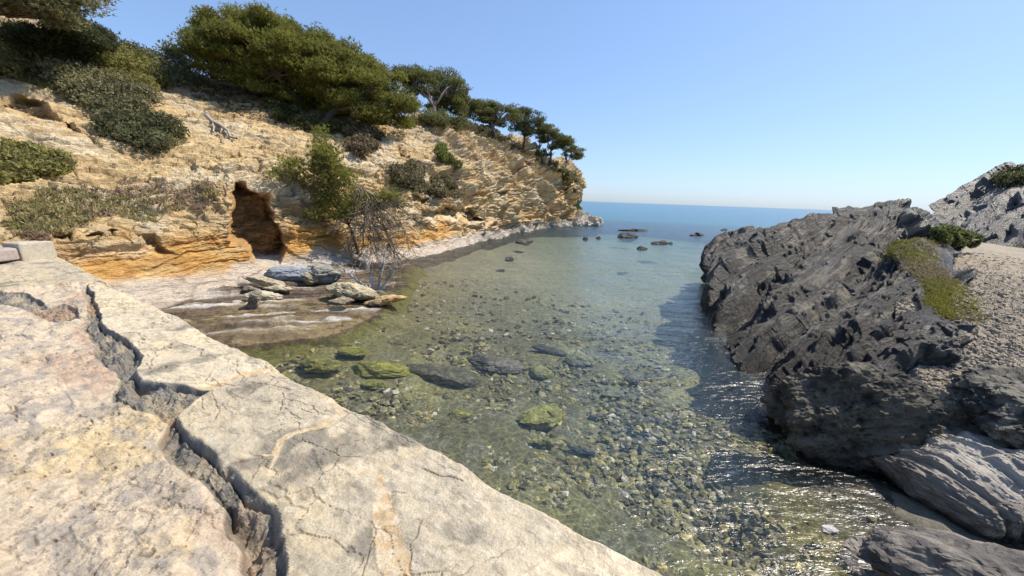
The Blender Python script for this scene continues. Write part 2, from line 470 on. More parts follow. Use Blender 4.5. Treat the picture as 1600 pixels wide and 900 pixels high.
Cb = mixc(Cb, C3(.46, .43, .30), ss(9, 20, np.hypot(PB[:, 0], PB[:, 1])) * ss(-7, 0, PB[:, 0]) * .75)
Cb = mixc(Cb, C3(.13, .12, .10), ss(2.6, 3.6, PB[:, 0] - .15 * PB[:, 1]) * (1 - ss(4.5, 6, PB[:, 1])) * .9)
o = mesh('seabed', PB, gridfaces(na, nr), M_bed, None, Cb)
tag(o, 'green and brown stony bottom of the cove under clear water', None, None, 'structure')

# ------------------------------------------------------------------ sea surface
def water_material():
    m, n = newmat('clear_sea_water'); N, L = n.nodes, n.links
    out = N.new('ShaderNodeOutputMaterial')
    geo = N.new('ShaderNodeNewGeometry')
    dep = N.new('ShaderNodeAttribute'); dep.attribute_name = 'depth'
    # ripples: three scales
    def noise(scale, vec, det=3, rough=.5, dist=0):
        t = N.new('ShaderNodeTexNoise'); t.inputs['Scale'].default_value = scale; t.inputs['Detail'].default_value = det
        t.inputs['Roughness'].default_value = rough; t.inputs['Distortion'].default_value = dist
        L.new(vec, t.inputs['Vector']); return t.outputs[0]
    mp = N.new('ShaderNodeMapping'); mp.inputs['Rotation'].default_value = (0, 0, radians(-28)); mp.inputs['Scale'].default_value = (1.0, 2.6, 1)
    L.new(geo.outputs['Position'], mp.inputs[0])
    a = noise(1.1, mp.outputs[0], 4, .6, .4); b_ = noise(5.5, mp.outputs[0], 3, .6, .6); c_ = noise(.30, mp.outputs[0], 4, .55)
    def math_(op, x, y, z=None):
        q = N.new('ShaderNodeMath'); q.operation = op
        for i, v in enumerate((x, y, z)):
            if v is None: continue
            if isinstance(v, (int, float)): q.inputs[i].default_value = v
            else: L.new(v, q.inputs[i])
        return q.outputs[0]
    h = math_('MULTIPLY_ADD', a, 1.0, math_('MULTIPLY', b_, .40))
    h = math_('MULTIPLY_ADD', c_, 4.0, h)
    bp = N.new('ShaderNodeBump'); bp.inputs['Strength'].default_value = 1.0; bp.inputs['Distance'].default_value = .065
    L.new(h, bp.inputs['Height'])
    fr = N.new('ShaderNodeFresnel'); fr.inputs[0].default_value = 1.33; L.new(bp.outputs[0], fr.inputs['Normal'])
    gl = N.new('ShaderNodeBsdfGlossy'); gl.inputs['Roughness'].default_value = .24; L.new(bp.outputs[0], gl.inputs['Normal'])
    # water body seen from above
    df = N.new('ShaderNodeBsdfDiffuse'); df.inputs[0].default_value = (.022, .14, .22, 1)
    tr = N.new('ShaderNodeBsdfTransparent')
    # absorption tint by depth, times a voronoi web painting caustic light into the transparency
    tint = N.new('ShaderNodeCombineXYZ')
    for i, k in enumerate((-.11, -.05, -.08)):
        e = math_('POWER', 2.71828, math_('MULTIPLY', dep.outputs['Fac'], k)); 
        L.new(e, tint.inputs[i])
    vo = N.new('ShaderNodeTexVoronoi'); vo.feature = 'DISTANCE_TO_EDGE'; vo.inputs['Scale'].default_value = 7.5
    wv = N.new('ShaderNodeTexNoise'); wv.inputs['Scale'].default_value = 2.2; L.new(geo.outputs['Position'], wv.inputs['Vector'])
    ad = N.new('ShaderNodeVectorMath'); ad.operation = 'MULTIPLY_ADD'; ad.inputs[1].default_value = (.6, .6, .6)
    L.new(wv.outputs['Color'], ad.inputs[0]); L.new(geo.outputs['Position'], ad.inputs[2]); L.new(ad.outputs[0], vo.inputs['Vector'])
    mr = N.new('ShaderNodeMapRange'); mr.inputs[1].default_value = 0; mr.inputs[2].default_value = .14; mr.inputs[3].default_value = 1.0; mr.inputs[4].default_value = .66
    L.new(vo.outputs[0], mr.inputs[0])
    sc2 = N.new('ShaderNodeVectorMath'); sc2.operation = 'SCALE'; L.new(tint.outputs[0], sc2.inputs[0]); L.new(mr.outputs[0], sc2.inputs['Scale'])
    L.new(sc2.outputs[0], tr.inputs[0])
    bodyf = math_('SUBTRACT', 1.0, math_('POWER', 2.71828, math_('MULTIPLY', dep.outputs['Fac'], -.05)))
    m1 = N.new('ShaderNodeMixShader'); L.new(bodyf, m1.inputs[0]); L.new(tr.outputs[0], m1.inputs[1]); L.new(df.outputs[0], m1.inputs[2])
    m2 = N.new('ShaderNodeMixShader'); L.new(math_('MINIMUM', fr.outputs[0], .55), m2.inputs[0]); L.new(m1.outputs[0], m2.inputs[1]); L.new(gl.outputs[0], m2.inputs[2])
    L.new(m2.outputs[0], out.inputs[0])
    return m
M_water = water_material()
na, nr = 260, 420
th = np.linspace(radians(-75), radians(80), na)
ra = np.exp(np.linspace(np.log(.9), np.log(9000), nr))
TH, RA = np.meshgrid(th, ra, indexing='ij')
X, Y = RA * np.sin(TH), RA * np.cos(TH)
PW = np.stack([X, Y, 0 * X], -1).reshape(-1, 3)
D = depth_at(PW[:, 0], PW[:, 1])
D = D + ss(20, 170, np.hypot(PW[:, 0], PW[:, 1])) * 45
PW[:, 2] = .008 * fbm(PW * [1, 1, 0], 2.0, 3, 401) * (1 - ss(10, 30, np.hypot(PW[:, 0], PW[:, 1])))
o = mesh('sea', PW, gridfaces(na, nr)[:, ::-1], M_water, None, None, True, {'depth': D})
tag(o, 'clear rippled water of the cove opening to the blue sea', None, None, 'structure')

# ------------------------------------------------------------------ QUAY
QZ = 1.6
E0 = on(1060., 899., QZ)[:2]; E1 = on(90., 400., QZ)[:2]
qd = (E1 - E0) / np.linalg.norm(E1 - E0); qn = np.array([-qd[1], qd[0]])
if qn @ (-E0) < 0: qn = -qn
def tw(px, py, z=QZ):
    p = on(float(px), float(py), z)[:2] - E0
    return (float(p @ qd), float(p @ qn))
TL = np.linalg.norm(E1 - E0)
u = np.linspace(-1, 1, 1000)
tt = np.sinh(np.linspace(math.asinh(-2.6 / 1.2), math.asinh((TL + .1) / 1.2), 1150)) * 1.2
wl = [0.]
while wl[-1] < 9: wl.append(wl[-1] + .0052 + .0033 * wl[-1])
ww = np.array(wl)
T, Wq = np.meshgrid(tt, ww, indexing='ij')
tv, wv = T.ravel(), Wq.ravel()
XY = E0 + tv[:, None] * qd + wv[:, None] * qn
Q3 = np.stack([tv, wv, 0 * tv], 1)
jit = .035 * fbm(Q3, 3, 4, 501); jit2 = .035 * fbm(Q3, 3, 4, 502)
tj, wj = tv + jit, wv + jit2
cr_right = [tw(*p) for p in [(140,440),(150,472),(167,511),(219,547),(212,575),(224,596),(267,600),(314,608),(328,611),(300,634),(278,653),(311,689),(356,728),(389,756),(422,789),(430,817),(439,861),(446,900),(455,960)]]
cr_left = [tw(*p) for p in [(135,450),(133,505),(155,561),(183,586),(178,622),(205,633),(262,655),(244,683),(272,722),(305,755),(350,789),(367,844),(364,872),(383,900),(395,960)]]
crack = cr_right + cr_left[::-1]
tri = [tw(*p) for p in [(-40,452),(20,452),(60,462),(72,472),(100,468),(118,478),(122,492),(95,498),(60,494),(38,480),(0,470),(-40,470)]]
incrack = inpoly(tj, wj, crack) | inpoly(tj, wj, tri)
# everything on the land side of the crack line is paving
left_line = [tw(*p) for p in [(0,449),(60,452),(135,452)]] + cr_left
ll = np.array(sorted(left_line, key=lambda a: a[0]))
# boundary w as a function of t (upper envelope)
ct = np.array(cr_right + [tw(0,452), tw(-60,452)])
o_ = np.argsort(ct[:, 0])
wb = np.interp(tj, ct[o_, 0], ct[o_, 1])
paving = (wj > wb) & ~incrack
dcr = polydist(tj, wj, cr_right)
dcl = polydist(tj, wj, cr_left)
seams = [[(60,452),(150,440),(205,461)], [(219,547),(262,535),(320,525)], [(314,608),(389,583),(433,580),(452,586)],
         [(400,700),(432,700),(440,685),(493,667),(540,643),(526,625)], [(430,830),(456,816),(517,779),(577,741),(610,727),(657,704)],
         [(600,742),(603,790),(606,830),(618,900),(625,960)], [(760,940),(820,895),(885,853),(890,835),(868,815)], [(428,735),(436,700),(440,685)], [(90,403),(60,405),(0,404),(-40,404)]]
seams = [[tw(*p) for p in s] for s in seams]
wid = [.035, .018, .04, .05, .05, .05, .012, .05, .03]
mort = np.zeros(len(tv), bool); sd = np.full(len(tv), 9.)
nz = fbm(Q3, 1.7, 3, 510)
for s, wd in zip(seams, wid):
    d = polydist(tj, wj, s)
    mort |= d < wd * (.75 + .9 * nz); sd = np.minimum(sd, d - wd * .6)
mort |= (wj < .018 + .03 * nz)
mort |= inpoly(tj, wj, [tw(*p) for p in [(440,700),(470,668),(500,672),(520,660),(505,690),(455,722)]]) & (nz > -.1)
mort &= ~incrack & ~paving
# which slab
sord = [0, 1, 2, 3, 4, 6]
lab = np.zeros(len(tv), int)
for s in sord:
    a = np.array(seams[s]); a = a[np.argsort(a[:, 1])]
    lab += (tv < np.interp(wv, a[:, 1], a[:, 0])).astype(int)
a = np.array(seams[5]); a = a[np.argsort(a[:, 1])]
lab = np.where((lab >= 5) & (tv < np.interp(wv, a[:, 1], a[:, 0])), lab + 10, lab)
Z = np.full(len(tv), QZ)
lr = np.random.RandomState(4).uniform(-.012, .012, 40)
slab = ~incrack & ~paving & ~mort
cleft = fbm(Q3 * [1, 2.2, 1], 2.2, 5, 520)
Z += .016 * cleft + .004 * fbm(Q3, 14, 3, 521)
inn = ss(0, .05, sd)
Z += np.where(slab, (.012 * layers(4 * cleft + .6 * fbm(Q3, 6, 2, 533), 5, .1) * .5 + lr[lab]) * inn, 0)
Z -= .006 * (1 - inn) * (~paving) * (~incrack)
# thin breaks across the slabs
for pts in ([(328,611),(318,625),(322,640)], [(330,612),(345,640),(340,655)], [(660,735),(690,745),(720,755)], [(560,752),(590,765),(640,772)], [(820,895),(760,870),(700,880),(640,895)], [(470,640),(500,650),(560,632)], [(405,655),(440,640),(465,655)], [(640,690),(700,720),(760,760)]):
    d = polydist(tj, wj, [tw(*p) for p in pts])
    Z -= .012 * (1 - ss(.0, .006, d)) * slab * ss(-.3, .2, nz + .5 * cleft)
# eroded paving: streaks, stripped scabs and pits
def hair(sc_, seed, wd, thr):
    a1_, a2_, _ = worley(Q3 * [sc_, sc_ * 1.8, 1] + .5 * fbm(Q3, 2.2, 4, seed + 3)[:, None], seed)
    return (1 - ss(wd * .3, wd, a2_ - a1_)) * ss(thr, thr + .2, fbm(Q3, 1.1, 3, seed + 9))
hc = np.maximum(hair(.9, 611, .014, .0), .8 * hair(2.1, 621, .022, .12))
Z -= .010 * hc * (~incrack)
pv = fbm(Q3 * [1, 3, 1], 1.3, 5, 530)
pf1, pf2, pc = worley(np.stack([tv * 26, wv * 26, 0 * tv], 1), 541)
p1, p2_, pc2 = worley(np.stack([tv * 9, wv * 9, 0 * tv], 1), 545)
pitpatch = ss(.0, .35, fbm(Q3, 1.1, 3, 543) + np.where(inpoly(tv, wv, [tw(*p) for p in [(-60,690),(120,640),(300,720),(300,860),(60,900),(-60,900)]]), .55, -.45))
Zp = -.045 + .030 * pv + .012 * layers(3 * pv, 7, .15) + .006 * fbm(Q3, 11, 4, 531)
Zp -= pitpatch * (.028 * ss(.15, .4, .55 - pf1) * (pc > .8) + .05 * np.clip(.42 - p1, 0, 1) * (pc2 > .8)) 
Zp += pitpatch * .007 * fbm(Q3, 30, 3, 549)
Z += np.where(paving, Zp * ss(0, .10, wj - wb), 0)
rub = fbm(Q3, 5, 5, 550); q1, q2, qc = worley(np.stack([tv * 9, wv * 9, 0 * tv], 1), 551)
intri = inpoly(tj, wj, tri)
ddr = np.where(incrack, dcr, 0); dl = np.where(incrack, dcl, 0)
db = np.where(intri, polydist(tj, wj, tri + [tri[0]]), np.minimum(ddr, dl))
fr_ = np.where(intri, 1., ddr / (dl + ddr + 1e-5))
rg = ridged(Q3 * [1, 1.6, 1], 3.2, 5, 556)
inner = ss(0, .028, db)
Zc = Zp * fr_ + inner * (-.052 + .07 * (rg - .45) + .04 * rub + .03 * fbm(Q3, 16, 4, 557, .6) + .03 * (qc - .5) * ss(0, .05, q2 - q1)) - .055 * (1 - ss(.0, .014, np.abs(ddr - .02 - .03 * rub))) * ~intri - .035 * (1 - ss(.0, .012, np.abs(dl - .015 - .02 * rub))) * ~intri
Z += np.where(incrack, Zc, 0)
# rounded, ragged outer arris
Zb = blur(Z, len(tt), len(ww), 1); near_ = (incrack & (db < .03)) | (np.minimum(dcr, dcl) < .03) | ((wj - wb > 0) & (wj - wb < .03)); Z = np.where(near_, Zb, Z)
Z -= .03 * (1 - ss(0, .035, wv + .012 * fbm(Q3, 9, 3, 560)))
er = .03 * fbm(Q3 * [1, 0, 0], 2.2, 5, 570)
XY = XY - qn * (er * (1 - ss(0, .25, wv)))[:, None]
PQ = np.stack([XY[:, 0], XY[:, 1], Z], 1)
QT = np.array([.84, .795, .705])
s1 = fbm(Q3, 1.2, 4, 580); s2 = fbm(Q3 * [1, 2.5, 1], 5, 5, 581); s3 = fbm(Q3, 22, 3, 582)
s4 = fbm(Q3 * [1, 2.0, 1], 16, 4, 583)
base = mixc(np.tile(C3(.66, .59, .47), (len(tv), 1)), C3(.72, .62, .45), ss(-.3, .4, s1))
base = mixc(base, C3(.40, .37, .32), ss(.0, .5, s2 + .5 * s4) * .6)
base = mixc(base, C3(.74, .69, .58), ss(.1, .5, s4 - .3 * s2) * .6)
lcol = np.random.RandomState(9).uniform(.84, 1.08, 40)[lab]
greyer = np.isin(lab, [0, 3, 12, 5, 15])
base = np.where((slab & greyer)[:, None], mixc(base, C3(.44, .41, .36), np.full(len(tv), .22)), base) * np.where(slab, lcol, 1)[:, None]
base = mixc(base, C3(.20, .19, .17), ss(.35, .75, fbm(Q3, 3.1, 5, 585)) * .7)
base = np.where(mort[:, None], mixc(np.tile(C3(.60, .47, .31), (len(tv), 1)), C3(.68, .59, .46), ss(-.3, .5, s3)), base)
pc_ = mixc(np.tile(C3(.66, .57, .46), (len(tv), 1)), C3(.56, .43, .34), ss(-.1, .5, fbm(Q3 * [1, 3, 1], 1.0, 4, 590)))
pc_ = mixc(pc_, C3(.66, .54, .34), pitpatch * ss(-.3, .3, s1 + .5 * s2) * .85)
pc_ = mixc(pc_, C3(.33, .32, .33), ss(.05, .5, s2 + .3 * s3) * .6)
pc_ = mixc(pc_, C3(.26, .16, .11), pitpatch * (pf1 < .3) * (pc > .72) * .4)
base = np.where(paving[:, None], pc_, base)
cc_ = mixc(np.tile(C3(.24, .235, .225), (len(tv), 1)), C3(.38, .34, .28), ss(-.1, .5, s2))
cc_ = mixc(cc_, C3(.42, .29, .20), ss(.2, .6, s1) * .6)
base = np.where(incrack[:, None], cc_, base)
sp = ss(.28, .5, fbm(Q3 * [1, 1.8, 1], 9, 5, 596, .65))
base = mixc(base, base * .6, sp * .6)
base = mixc(base, base * .45, hc * .8)
base = base * QT
FQ = gridfaces(len(tt), len(ww))
code = np.where(paving, 1, np.where(incrack, 2, np.where(mort, 3, 10 + lab)))
fc = code[FQ[:, 0]]
quay = empty('quay_wall', (E0[0], E0[1], 0), 'pale stone quay with mortared slabs and a deep crack in the foreground', 'quay')
submesh('paving', PQ, FQ, fc == 1, M_pave, quay, base).location = (0, 0, 0)
submesh('crack', PQ, FQ, fc == 2, M_pave, quay, base)
submesh('mortar', PQ, FQ, fc == 3, M_quay, quay, base)
for k in np.unique(fc):
    if k >= 10 and (fc == k).sum() > 400: submesh('coping_slab', PQ, FQ, fc == k, M_quay, quay, base)
    elif k >= 10: submesh('mortar', PQ, FQ, fc == k, M_quay, quay, base)
# vertical face down to the sea bed
nf = 130
edge = PQ.reshape(len(tt), len(ww), 3)[:, 0]
zz = np.linspace(0, 1, nf)
GF = np.repeat(edge[:, None], nf, 1).copy()
GF[:, :, 2] = edge[:, None, 2] * (1 - zz) + (-1.6) * zz
pf = GF.reshape(-1, 3)
q = np.stack([pf @ np.array([qd[0], qd[1], 0]) * 1.4, pf[:, 2] * 3.2, 0 * pf[:, 0]], 1)
a1, a2, ac = worley(q, 601)
off = (.05 * (ac - .3) - .06 * (1 - ss(0, .1, a2 - a1)) + .03 * fbm(pf, 3, 4, 602)) * np.tile(ss(0, .06, zz), len(tt))
pf[:, :2] -= qn * off[:, None]
cf = mixc(np.tile(C3(.42, .37, .29), (len(pf), 1)), C3(.30, .28, .24), (ac > .5) * .8)
cf = mixc(cf, C3(.07, .07, .04), 1 - ss(.05, .3, pf[:, 2]))
mesh('wall_face', pf, gridfaces(len(tt), nf), M_quay, quay, cf)
for ch in quay.children: ch.matrix_parent_inverse = Matrix.Translation(quay.location).inverted()

# ------------------------------------------------------------------ generic displaced boulder
def icos(sub):
    import bmesh
    bm = bmesh.new(); bmesh.ops.create_icosphere(bm, subdivisions=sub, radius=1)
    V = np.array([v.co[:] for v in bm.verts]); Fc = np.array([[v.index for v in f.verts] for f in bm.faces]); bm.free()
    return V, Fc
ICO = {s: icos(s) for s in (1, 2, 3, 4, 5, 6, 7)}
def rotz(V, a):
    c, s = cos(a), sin(a); return V @ np.array([[c, s, 0], [-s, c, 0], [0, 0, 1]])
def rotaxis(V, ax, a):
    return V @ np.array(Matrix.Rotation(a, 3, ax)).T
def rock(name, c, size, rot=0., tilt=0., seed=0, sub=5, cols=(C3(.3, .28, .25), C3(.45, .4, .3)), strata=.08, flat=.0, pits=0., rough=.16, mat=None, parent=None, chop=.5, tiltax='X', waterdark=False):
    V, Fc = ICO[sub]
    V = V.copy()
    # angular: cut by random planes
    rs = np.random.RandomState(seed + 11)
    for k in range(9):
        n = rs.normal(size=3); n /= np.linalg.norm(n); lim = rs.uniform(.55, .9)
        d = V @ n; V -= np.maximum(d - lim, 0)[:, None] * n * chop * 1.6
    V = V * np.array(size)
    L_ = max(size)
    s = V[:, 2] + .10 * L_ * fbm(V, 1.2 / L_, 3, seed)
    hz = np.stack([V[:, 0], V[:, 1], 0 * V[:, 0]], 1); hz /= np.linalg.norm(hz, axis=1, keepdims=True) + .15 * L_
    d = strata * L_ * (layers(s / (.16 * L_), seed, .1) * .5 + layers(s / (.055 * L_), seed + 1, .2) * .5)
    Q = np.stack([V[:, 0] * 1.5 / L_, V[:, 1] * 2.4 / L_, s * 5 / L_], 1)
    w1, w2, wc = worley(Q + .25 * fbm(V, 3 / L_, 3, seed + 31)[:, None], seed + 32)
    d += strata * L_ * (3.0 * (wc - .5) * ss(0, .16, w2 - w1) - .8 * (1 - ss(0, .1, w2 - w1)))
    Q = Q * 2.6
    w1, w2, wc = worley(Q + .3 * fbm(V, 7 / L_, 3, seed + 33)[:, None], seed + 34)
    d += strata * L_ * (1.1 * (wc - .5) * ss(0, .18, w2 - w1) - .35 * (1 - ss(0, .1, w2 - w1)))
    V = V + hz * d[:, None]
    N_ = V / (np.linalg.norm(V, axis=1, keepdims=True) + 1e-9)
    V = V + N_ * (rough * L_ * (.8 * fbm(V, 1.6 / L_, 6, seed + 2, .55) + .5 * (ridged(V * [1, 1, 2], 3.2 / L_, 4, seed + 4) - .4)))[:, None]
    if pits:
        a1, a2, ac = worley(V * (7 / L_), seed + 3); b1, b2, bc = worley(V * (16 / L_), seed + 5)
        V = V - N_ * (pits * L_ * (np.clip(.5 - a1, 0, 1) * (ac > .3) + .4 * np.clip(.5 - b1, 0, 1)))[:, None]
    k = fbm(V, 2.5 / L_, 4, seed + 7); k2 = fbm(V, 9 / L_, 3, seed + 8)
    cl = mixc(np.tile(cols[0], (len(V), 1)), cols[1], ss(-.35, .35, k + .5 * k2))
    V = rotz(rotaxis(V, tiltax, tilt), rot)
    V = V + np.array(c)
    if waterdark: cl = mixc(cl, cl * 0 + C3(.035, .033, .025), 1 - ss(.03, .16, V[:, 2] + .05 * k))
    o = mesh(name, V, Fc, mat or M_dark, parent, cl)
    if parent is None: recenter(o)
    return o

# ------------------------------------------------------------------ RIGHT SHORE
def zfix(p, z): p = p.copy(); p[2] = z; return p
def shore_net(Ccols, n, m, under=.9, back=None):
    cs = []
    for c in Ccols:
        pts = [at(*q) for q in c]
        d = pts[0][:2] / np.hypot(*pts[0][:2])
        cs.append(pts)
    return net(np.array(cs).transpose(1, 0, 2), n, m)
def on_r(px, py, z): p = on(px, py, z); return (px, py, float(np.hypot(p[0], p[1])))
# outcrop: columns from the seaward nose round to the turf, rows from below water over the ridge
OC = [
 [(1112,398,24),(1116,392,24.2),(1120,384,24.6),(1126,376,25),(1132,374,26),(1140,380,28),(1150,395,30)],
 [(1104,425,17.8),(1106,405,18.5),(1112,392,19),(1124,380,20),(1142,369,21),(1150,376,24),(1160,395,27)],
 [(1104,462,14.2),(1110,430,14.9),(1126,404,15.6),(1150,386,17),(1180,362,18.8),(1195,366,22),(1200,390,25)],
 [(1112,500,11.8),(1122,462,12.5),(1148,424,13.4),(1185,390,15),(1228,352,17.3),(1245,358,20),(1250,385,23)],
 [(1130,535,10.2),(1146,500,10.7),(1190,448,11.8),(1245,396,14),(1280,345,16.6),(1300,352,19.5),(1310,380,23)],
 [(1152,572,8.9),(1180,535,9.3),(1235,475,10.5),(1290,405,13),(1320,330,16.2),(1335,338,19),(1345,375,23)],
 [(1190,605,8.05),(1235,565,8.3),(1285,500,9.4),(1340,420,12),(1352,326,16),(1365,334,19),(1375,372,23)],
 [(1260,640,7.2),(1300,590,7.7),(1345,520,8.7),(1385,430,11.2),(1385,318,15.6),(1398,330,19),(1405,370,23)],
 [(1330,650,7.0),(1370,600,7.5),(1400,530,8.4),(1425,440,10.8),(1410,320,15.4),(1425,334,19),(1430,370,23)],
 [(1400,640,7.1),(1425,595,7.6),(1440,535,8.4),(1455,450,10.6),(1440,338,15.4),(1450,345,19),(1455,372,23)],
 [(1450,625,7.3),(1460,590,7.8),(1465,530,8.7),(1480,460,10.6),(1468,358,15.6),(1472,360,19),(1475,376,23)],
 [(1490,625,7.4),(1490,600,7.8),(1490,545,8.8),(1500,470,10.8),(1498,380,15.8),(1500,378,19),(1500,385,23)],
]
for c in OC[:9]:
    p = on(c[0][0], c[0][1], 0.); rw = float(np.hypot(p[0], p[1])); c[0] = (c[0][0], c[0][1], rw)
oc = []
for c in OC:
    pts = [at(*q) for q in c]
    f = pts[0]; d = f[:2] / np.hypot(*f[:2])
    lo = f.copy(); lo[:2] -= d * .15; lo[0] += .1; lo[2] = -1.3
    bk = pts[-1].copy(); bk[2] = -1.5
    oc.append([lo] + pts + [bk])
G = net(np.array(oc).transpose(1, 0, 2), 760, 640, [.35, 1.3, 1.6, 2.2, 2.4, .5, .3, .2])
Nn = smoothgrid(normals(G), 5)
if Nn[400, 300, 2] < 0: Nn = -Nn
P = G.reshape(-1, 3); NV = Nn.reshape(-1, 3)
def schist(P, seed, nrm=(-.55, .25, .80), A=1.0, th=.34, lines=None):
    nrm = np.array(nrm) / np.linalg.norm(nrm)
    wv_ = fbm(P, .45, 3, seed)
    s = P @ nrm + .22 * wv_ + .04 * fbm(P, 1.8, 2, seed + 1)
    d = .30 * layers(s / th, seed + 2, .30) + .06 * layers(s / (th * .33), seed + 3, .35)
    if lines is None: lines = np.cross(nrm, [0, 0, 1.])
    lines = np.array(lines) / np.linalg.norm(lines); oth = np.cross(nrm, lines)
    al = P @ lines; ot = P @ oth
    Q = np.stack([al * .24, ot * .6, s * 2.4], 1)
    f1, f2, c = worley(Q + .22 * fbm(P, 1.4, 3, seed + 5)[:, None], seed + 6)
    d += .55 * (c - .5) * ss(0, .16, f2 - f1) - .12 * (1 - ss(0, .10, f2 - f1))
    Q = np.stack([al * .55, ot * 1.6, s * 6.5], 1)
    f1b, f2b, c2 = worley(Q + .3 * fbm(P, 3, 3, seed + 15)[:, None], seed + 16)
    d += .07 * (c2 - .5) * ss(0, .2, f2b - f1b) - .035 * (1 - ss(0, .1, f2b - f1b))
    d += .09 * fbm(P, .9, 5, seed + 7) + .26 * (ridged(np.stack([al * .22, ot * .6, s * 2.2], 1), 1.3, 5, seed + 9) - .4)
    d += .11 * (ridged(np.stack([al * .3, ot * 1.2, s * 7], 1), 1.1, 4, seed + 21) - .4) + .05 * fbm(np.stack([al * 1.5, ot * 3, s * 9], 1), 1.6, 4, seed + 22, .6)
    global REST
    REST = np.stack([al * .45, ot * 1.2, s * 6.0], 1)
    return d * A, s, f2 - f1, c
def honey(P, scale, seed):
    a1, a2, ac = worley(P * scale, seed); b1, b2, bc = worley(P * scale * 2.3, seed + 7)
    return np.clip(.55 - a1, 0, 1) * (ac > .25) + .45 * np.clip(.5 - b1, 0, 1)
def tangent_for(P, NV, px, py, dx, dy):
    x, y = proj(P); vis_ = np.hypot(x - px, y - py) + .3 * np.hypot(P[:, 0], P[:, 1]); i = int(np.argmin(vis_))
    p, n = P[i], NV[i]; a_ = np.cross(n, [0, 0, 1.]); a_ /= np.linalg.norm(a_); b_ = np.cross(n, a_); e = .02
    q = np.array([p, p + a_ * e, p + b_ * e]); X_, Y_ = proj(q)
    J = np.array([[X_[1] - X_[0], X_[2] - X_[0]], [Y_[1] - Y_[0], Y_[2] - Y_[0]]])
    k = np.linalg.solve(J, [dx, dy]); t_ = a_ * k[0] + b_ * k[1]
    return t_ / np.linalg.norm(t_), n
lin, nsf = tangent_for(P, NV, 1240, 460, 1.0, -.62)
bn = np.cross(lin, nsf); bn /= np.linalg.norm(bn)
if bn[2] < 0: bn = -bn
bn = bn + .9 * nsf
print('OUTCROP bed', lin, nsf, bn)
d, s, ck, cb = schist(P, 700, nrm=bn, lines=lin, th=.5, A=.9)
hm = ss(-.05, .35, fbm(P, .8, 3, 720)) 
d -= .15 * hm * honey(P * [1, 1, 1.3], 4.2, 730)
nearw = ss(-.3, .15, P[:, 2])
tx_, ty_ = proj(P); turfz = inpoly(tx_, ty_, [(1385,380),(1450,372),(1495,380),(1490,440),(1545,485),(1530,510),(1450,505),(1425,440)]).astype(float); turfz = blur(turfz, 760, 640, 12)
P2 = P + NV * blur((d * (.25 + .75 * nearw) - .12) * (1 - .8 * turfz), 760, 640, 1)[:, None]
def dark_col(P, s, hm, seed, warm=0.):
    k = .5 * fbm(P, .8, 4, seed) + .8 * fbm(REST, 1.3, 4, seed + 5); k2 = .5 * fbm(P, 4, 4, seed + 1) + .7 * fbm(REST, 4., 4, seed + 6); k3 = layers(s / .12, seed + 2, .4)
    c = mixc(np.tile(C3(.043, .040, .036), (len(P), 1)), C3(.115, .104, .088), ss(-.2, .5, k + .3 * k3))
    c = mixc(c, C3(.33, .29, .215), ss(.12, .55, k2 + .3 * k) * .65)
    c = mixc(c, C3(.05, .045, .04), ss(0, .5, -k2) * .5)
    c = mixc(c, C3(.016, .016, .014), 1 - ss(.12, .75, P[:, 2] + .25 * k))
    return c
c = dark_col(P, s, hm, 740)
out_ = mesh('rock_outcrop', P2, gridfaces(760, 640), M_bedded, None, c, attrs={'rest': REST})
tag(out_, 'large dark jagged schist outcrop sloping into the water on the right shore', 'rock outcrop')
tab_add(*proj(P2), np.hypot(P2[:, 0], P2[:, 1]))
OUTP = P2

# shingle terrace and turf behind, down to the pale sea-worn ledge
GC = [
 [(1395,560,8.6),(1400,520,9.2),(1400,470,10),(1405,430,12),(1420,400,16),(1440,385,22),(1455,376,30),(1455,366,42)],
 [(1440,620,7.4),(1455,565,8.4),(1460,510,9.4),(1462,460,10.8),(1470,420,13),(1480,395,19),(1490,382,28),(1500,370,42)],
 [(1475,640,7.2),(1500,580,8.2),(1510,520,9.2),(1515,465,10.8),(1520,425,13.2),(1530,398,19),(1540,386,28),(1550,376,42)],
 [(1560,640,7.6),(1560,590,8.4),(1560,530,9.5),(1565,470,11.2),(1570,430,13.8),(1580,402,20),(1590,392,29),(1600,382,43)],
 [(1640,650,8),(1640,600,8.6),(1640,540,9.8),(1640,480,11.5),(1640,435,14.5),(1640,408,21),(1650,396,30),(1660,388,44)],
 [(1800,690,8.5),(1800,640,9.2),(1800,575,10.3),(1800,510,12.2),(1800,455,15.5),(1800,420,22),(1800,405,32),(1800,396,46)],
]
gc = []
for cc in GC:
    pts = [at(*q) for q in cc]
    f = pts[0].copy(); f[2] = -.6
    gc.append([f] + pts)
G = net(np.array(gc).transpose(1, 0, 2), 460, 420)
P = G.reshape(-1, 3)
g1, g2, gcid = worley(P * [9, 9, 3], 801)
h1, h2, hcid = worley(P * [22, 22, 6], 805)
nearer = 1 - ss(12, 22, np.hypot(P[:, 0], P[:, 1]))
P2 = P.copy()
P2[:, 2] += .05 * fbm(P, .9, 4, 810) + nearer * (.07 * (gcid > .7) * np.clip(.55 - g1, 0, 1) + .04 * (hcid - .3) * ss(0, .1, h2 - h1))
k = fbm(P, 1.2, 4, 812)
c = mixc(np.tile(C3(.27, .22, .155), (len(P), 1)), C3(.38, .32, .24), hcid)
c = mixc(c, C3(.26, .23, .16), ss(-.1, .5, k) * .6)
c = mixc(c, C3(.20, .19, .17), (gcid > .7) * .4)
grd = mesh('ground', P2, gridfaces(460, 420), M_ground, None, c)
tag(grd, 'shingle terrace behind the dark rocks', None, None, 'structure')
GP = P2
tab_add(*proj(P2), np.hypot(P2[:, 0], P2[:, 1]))

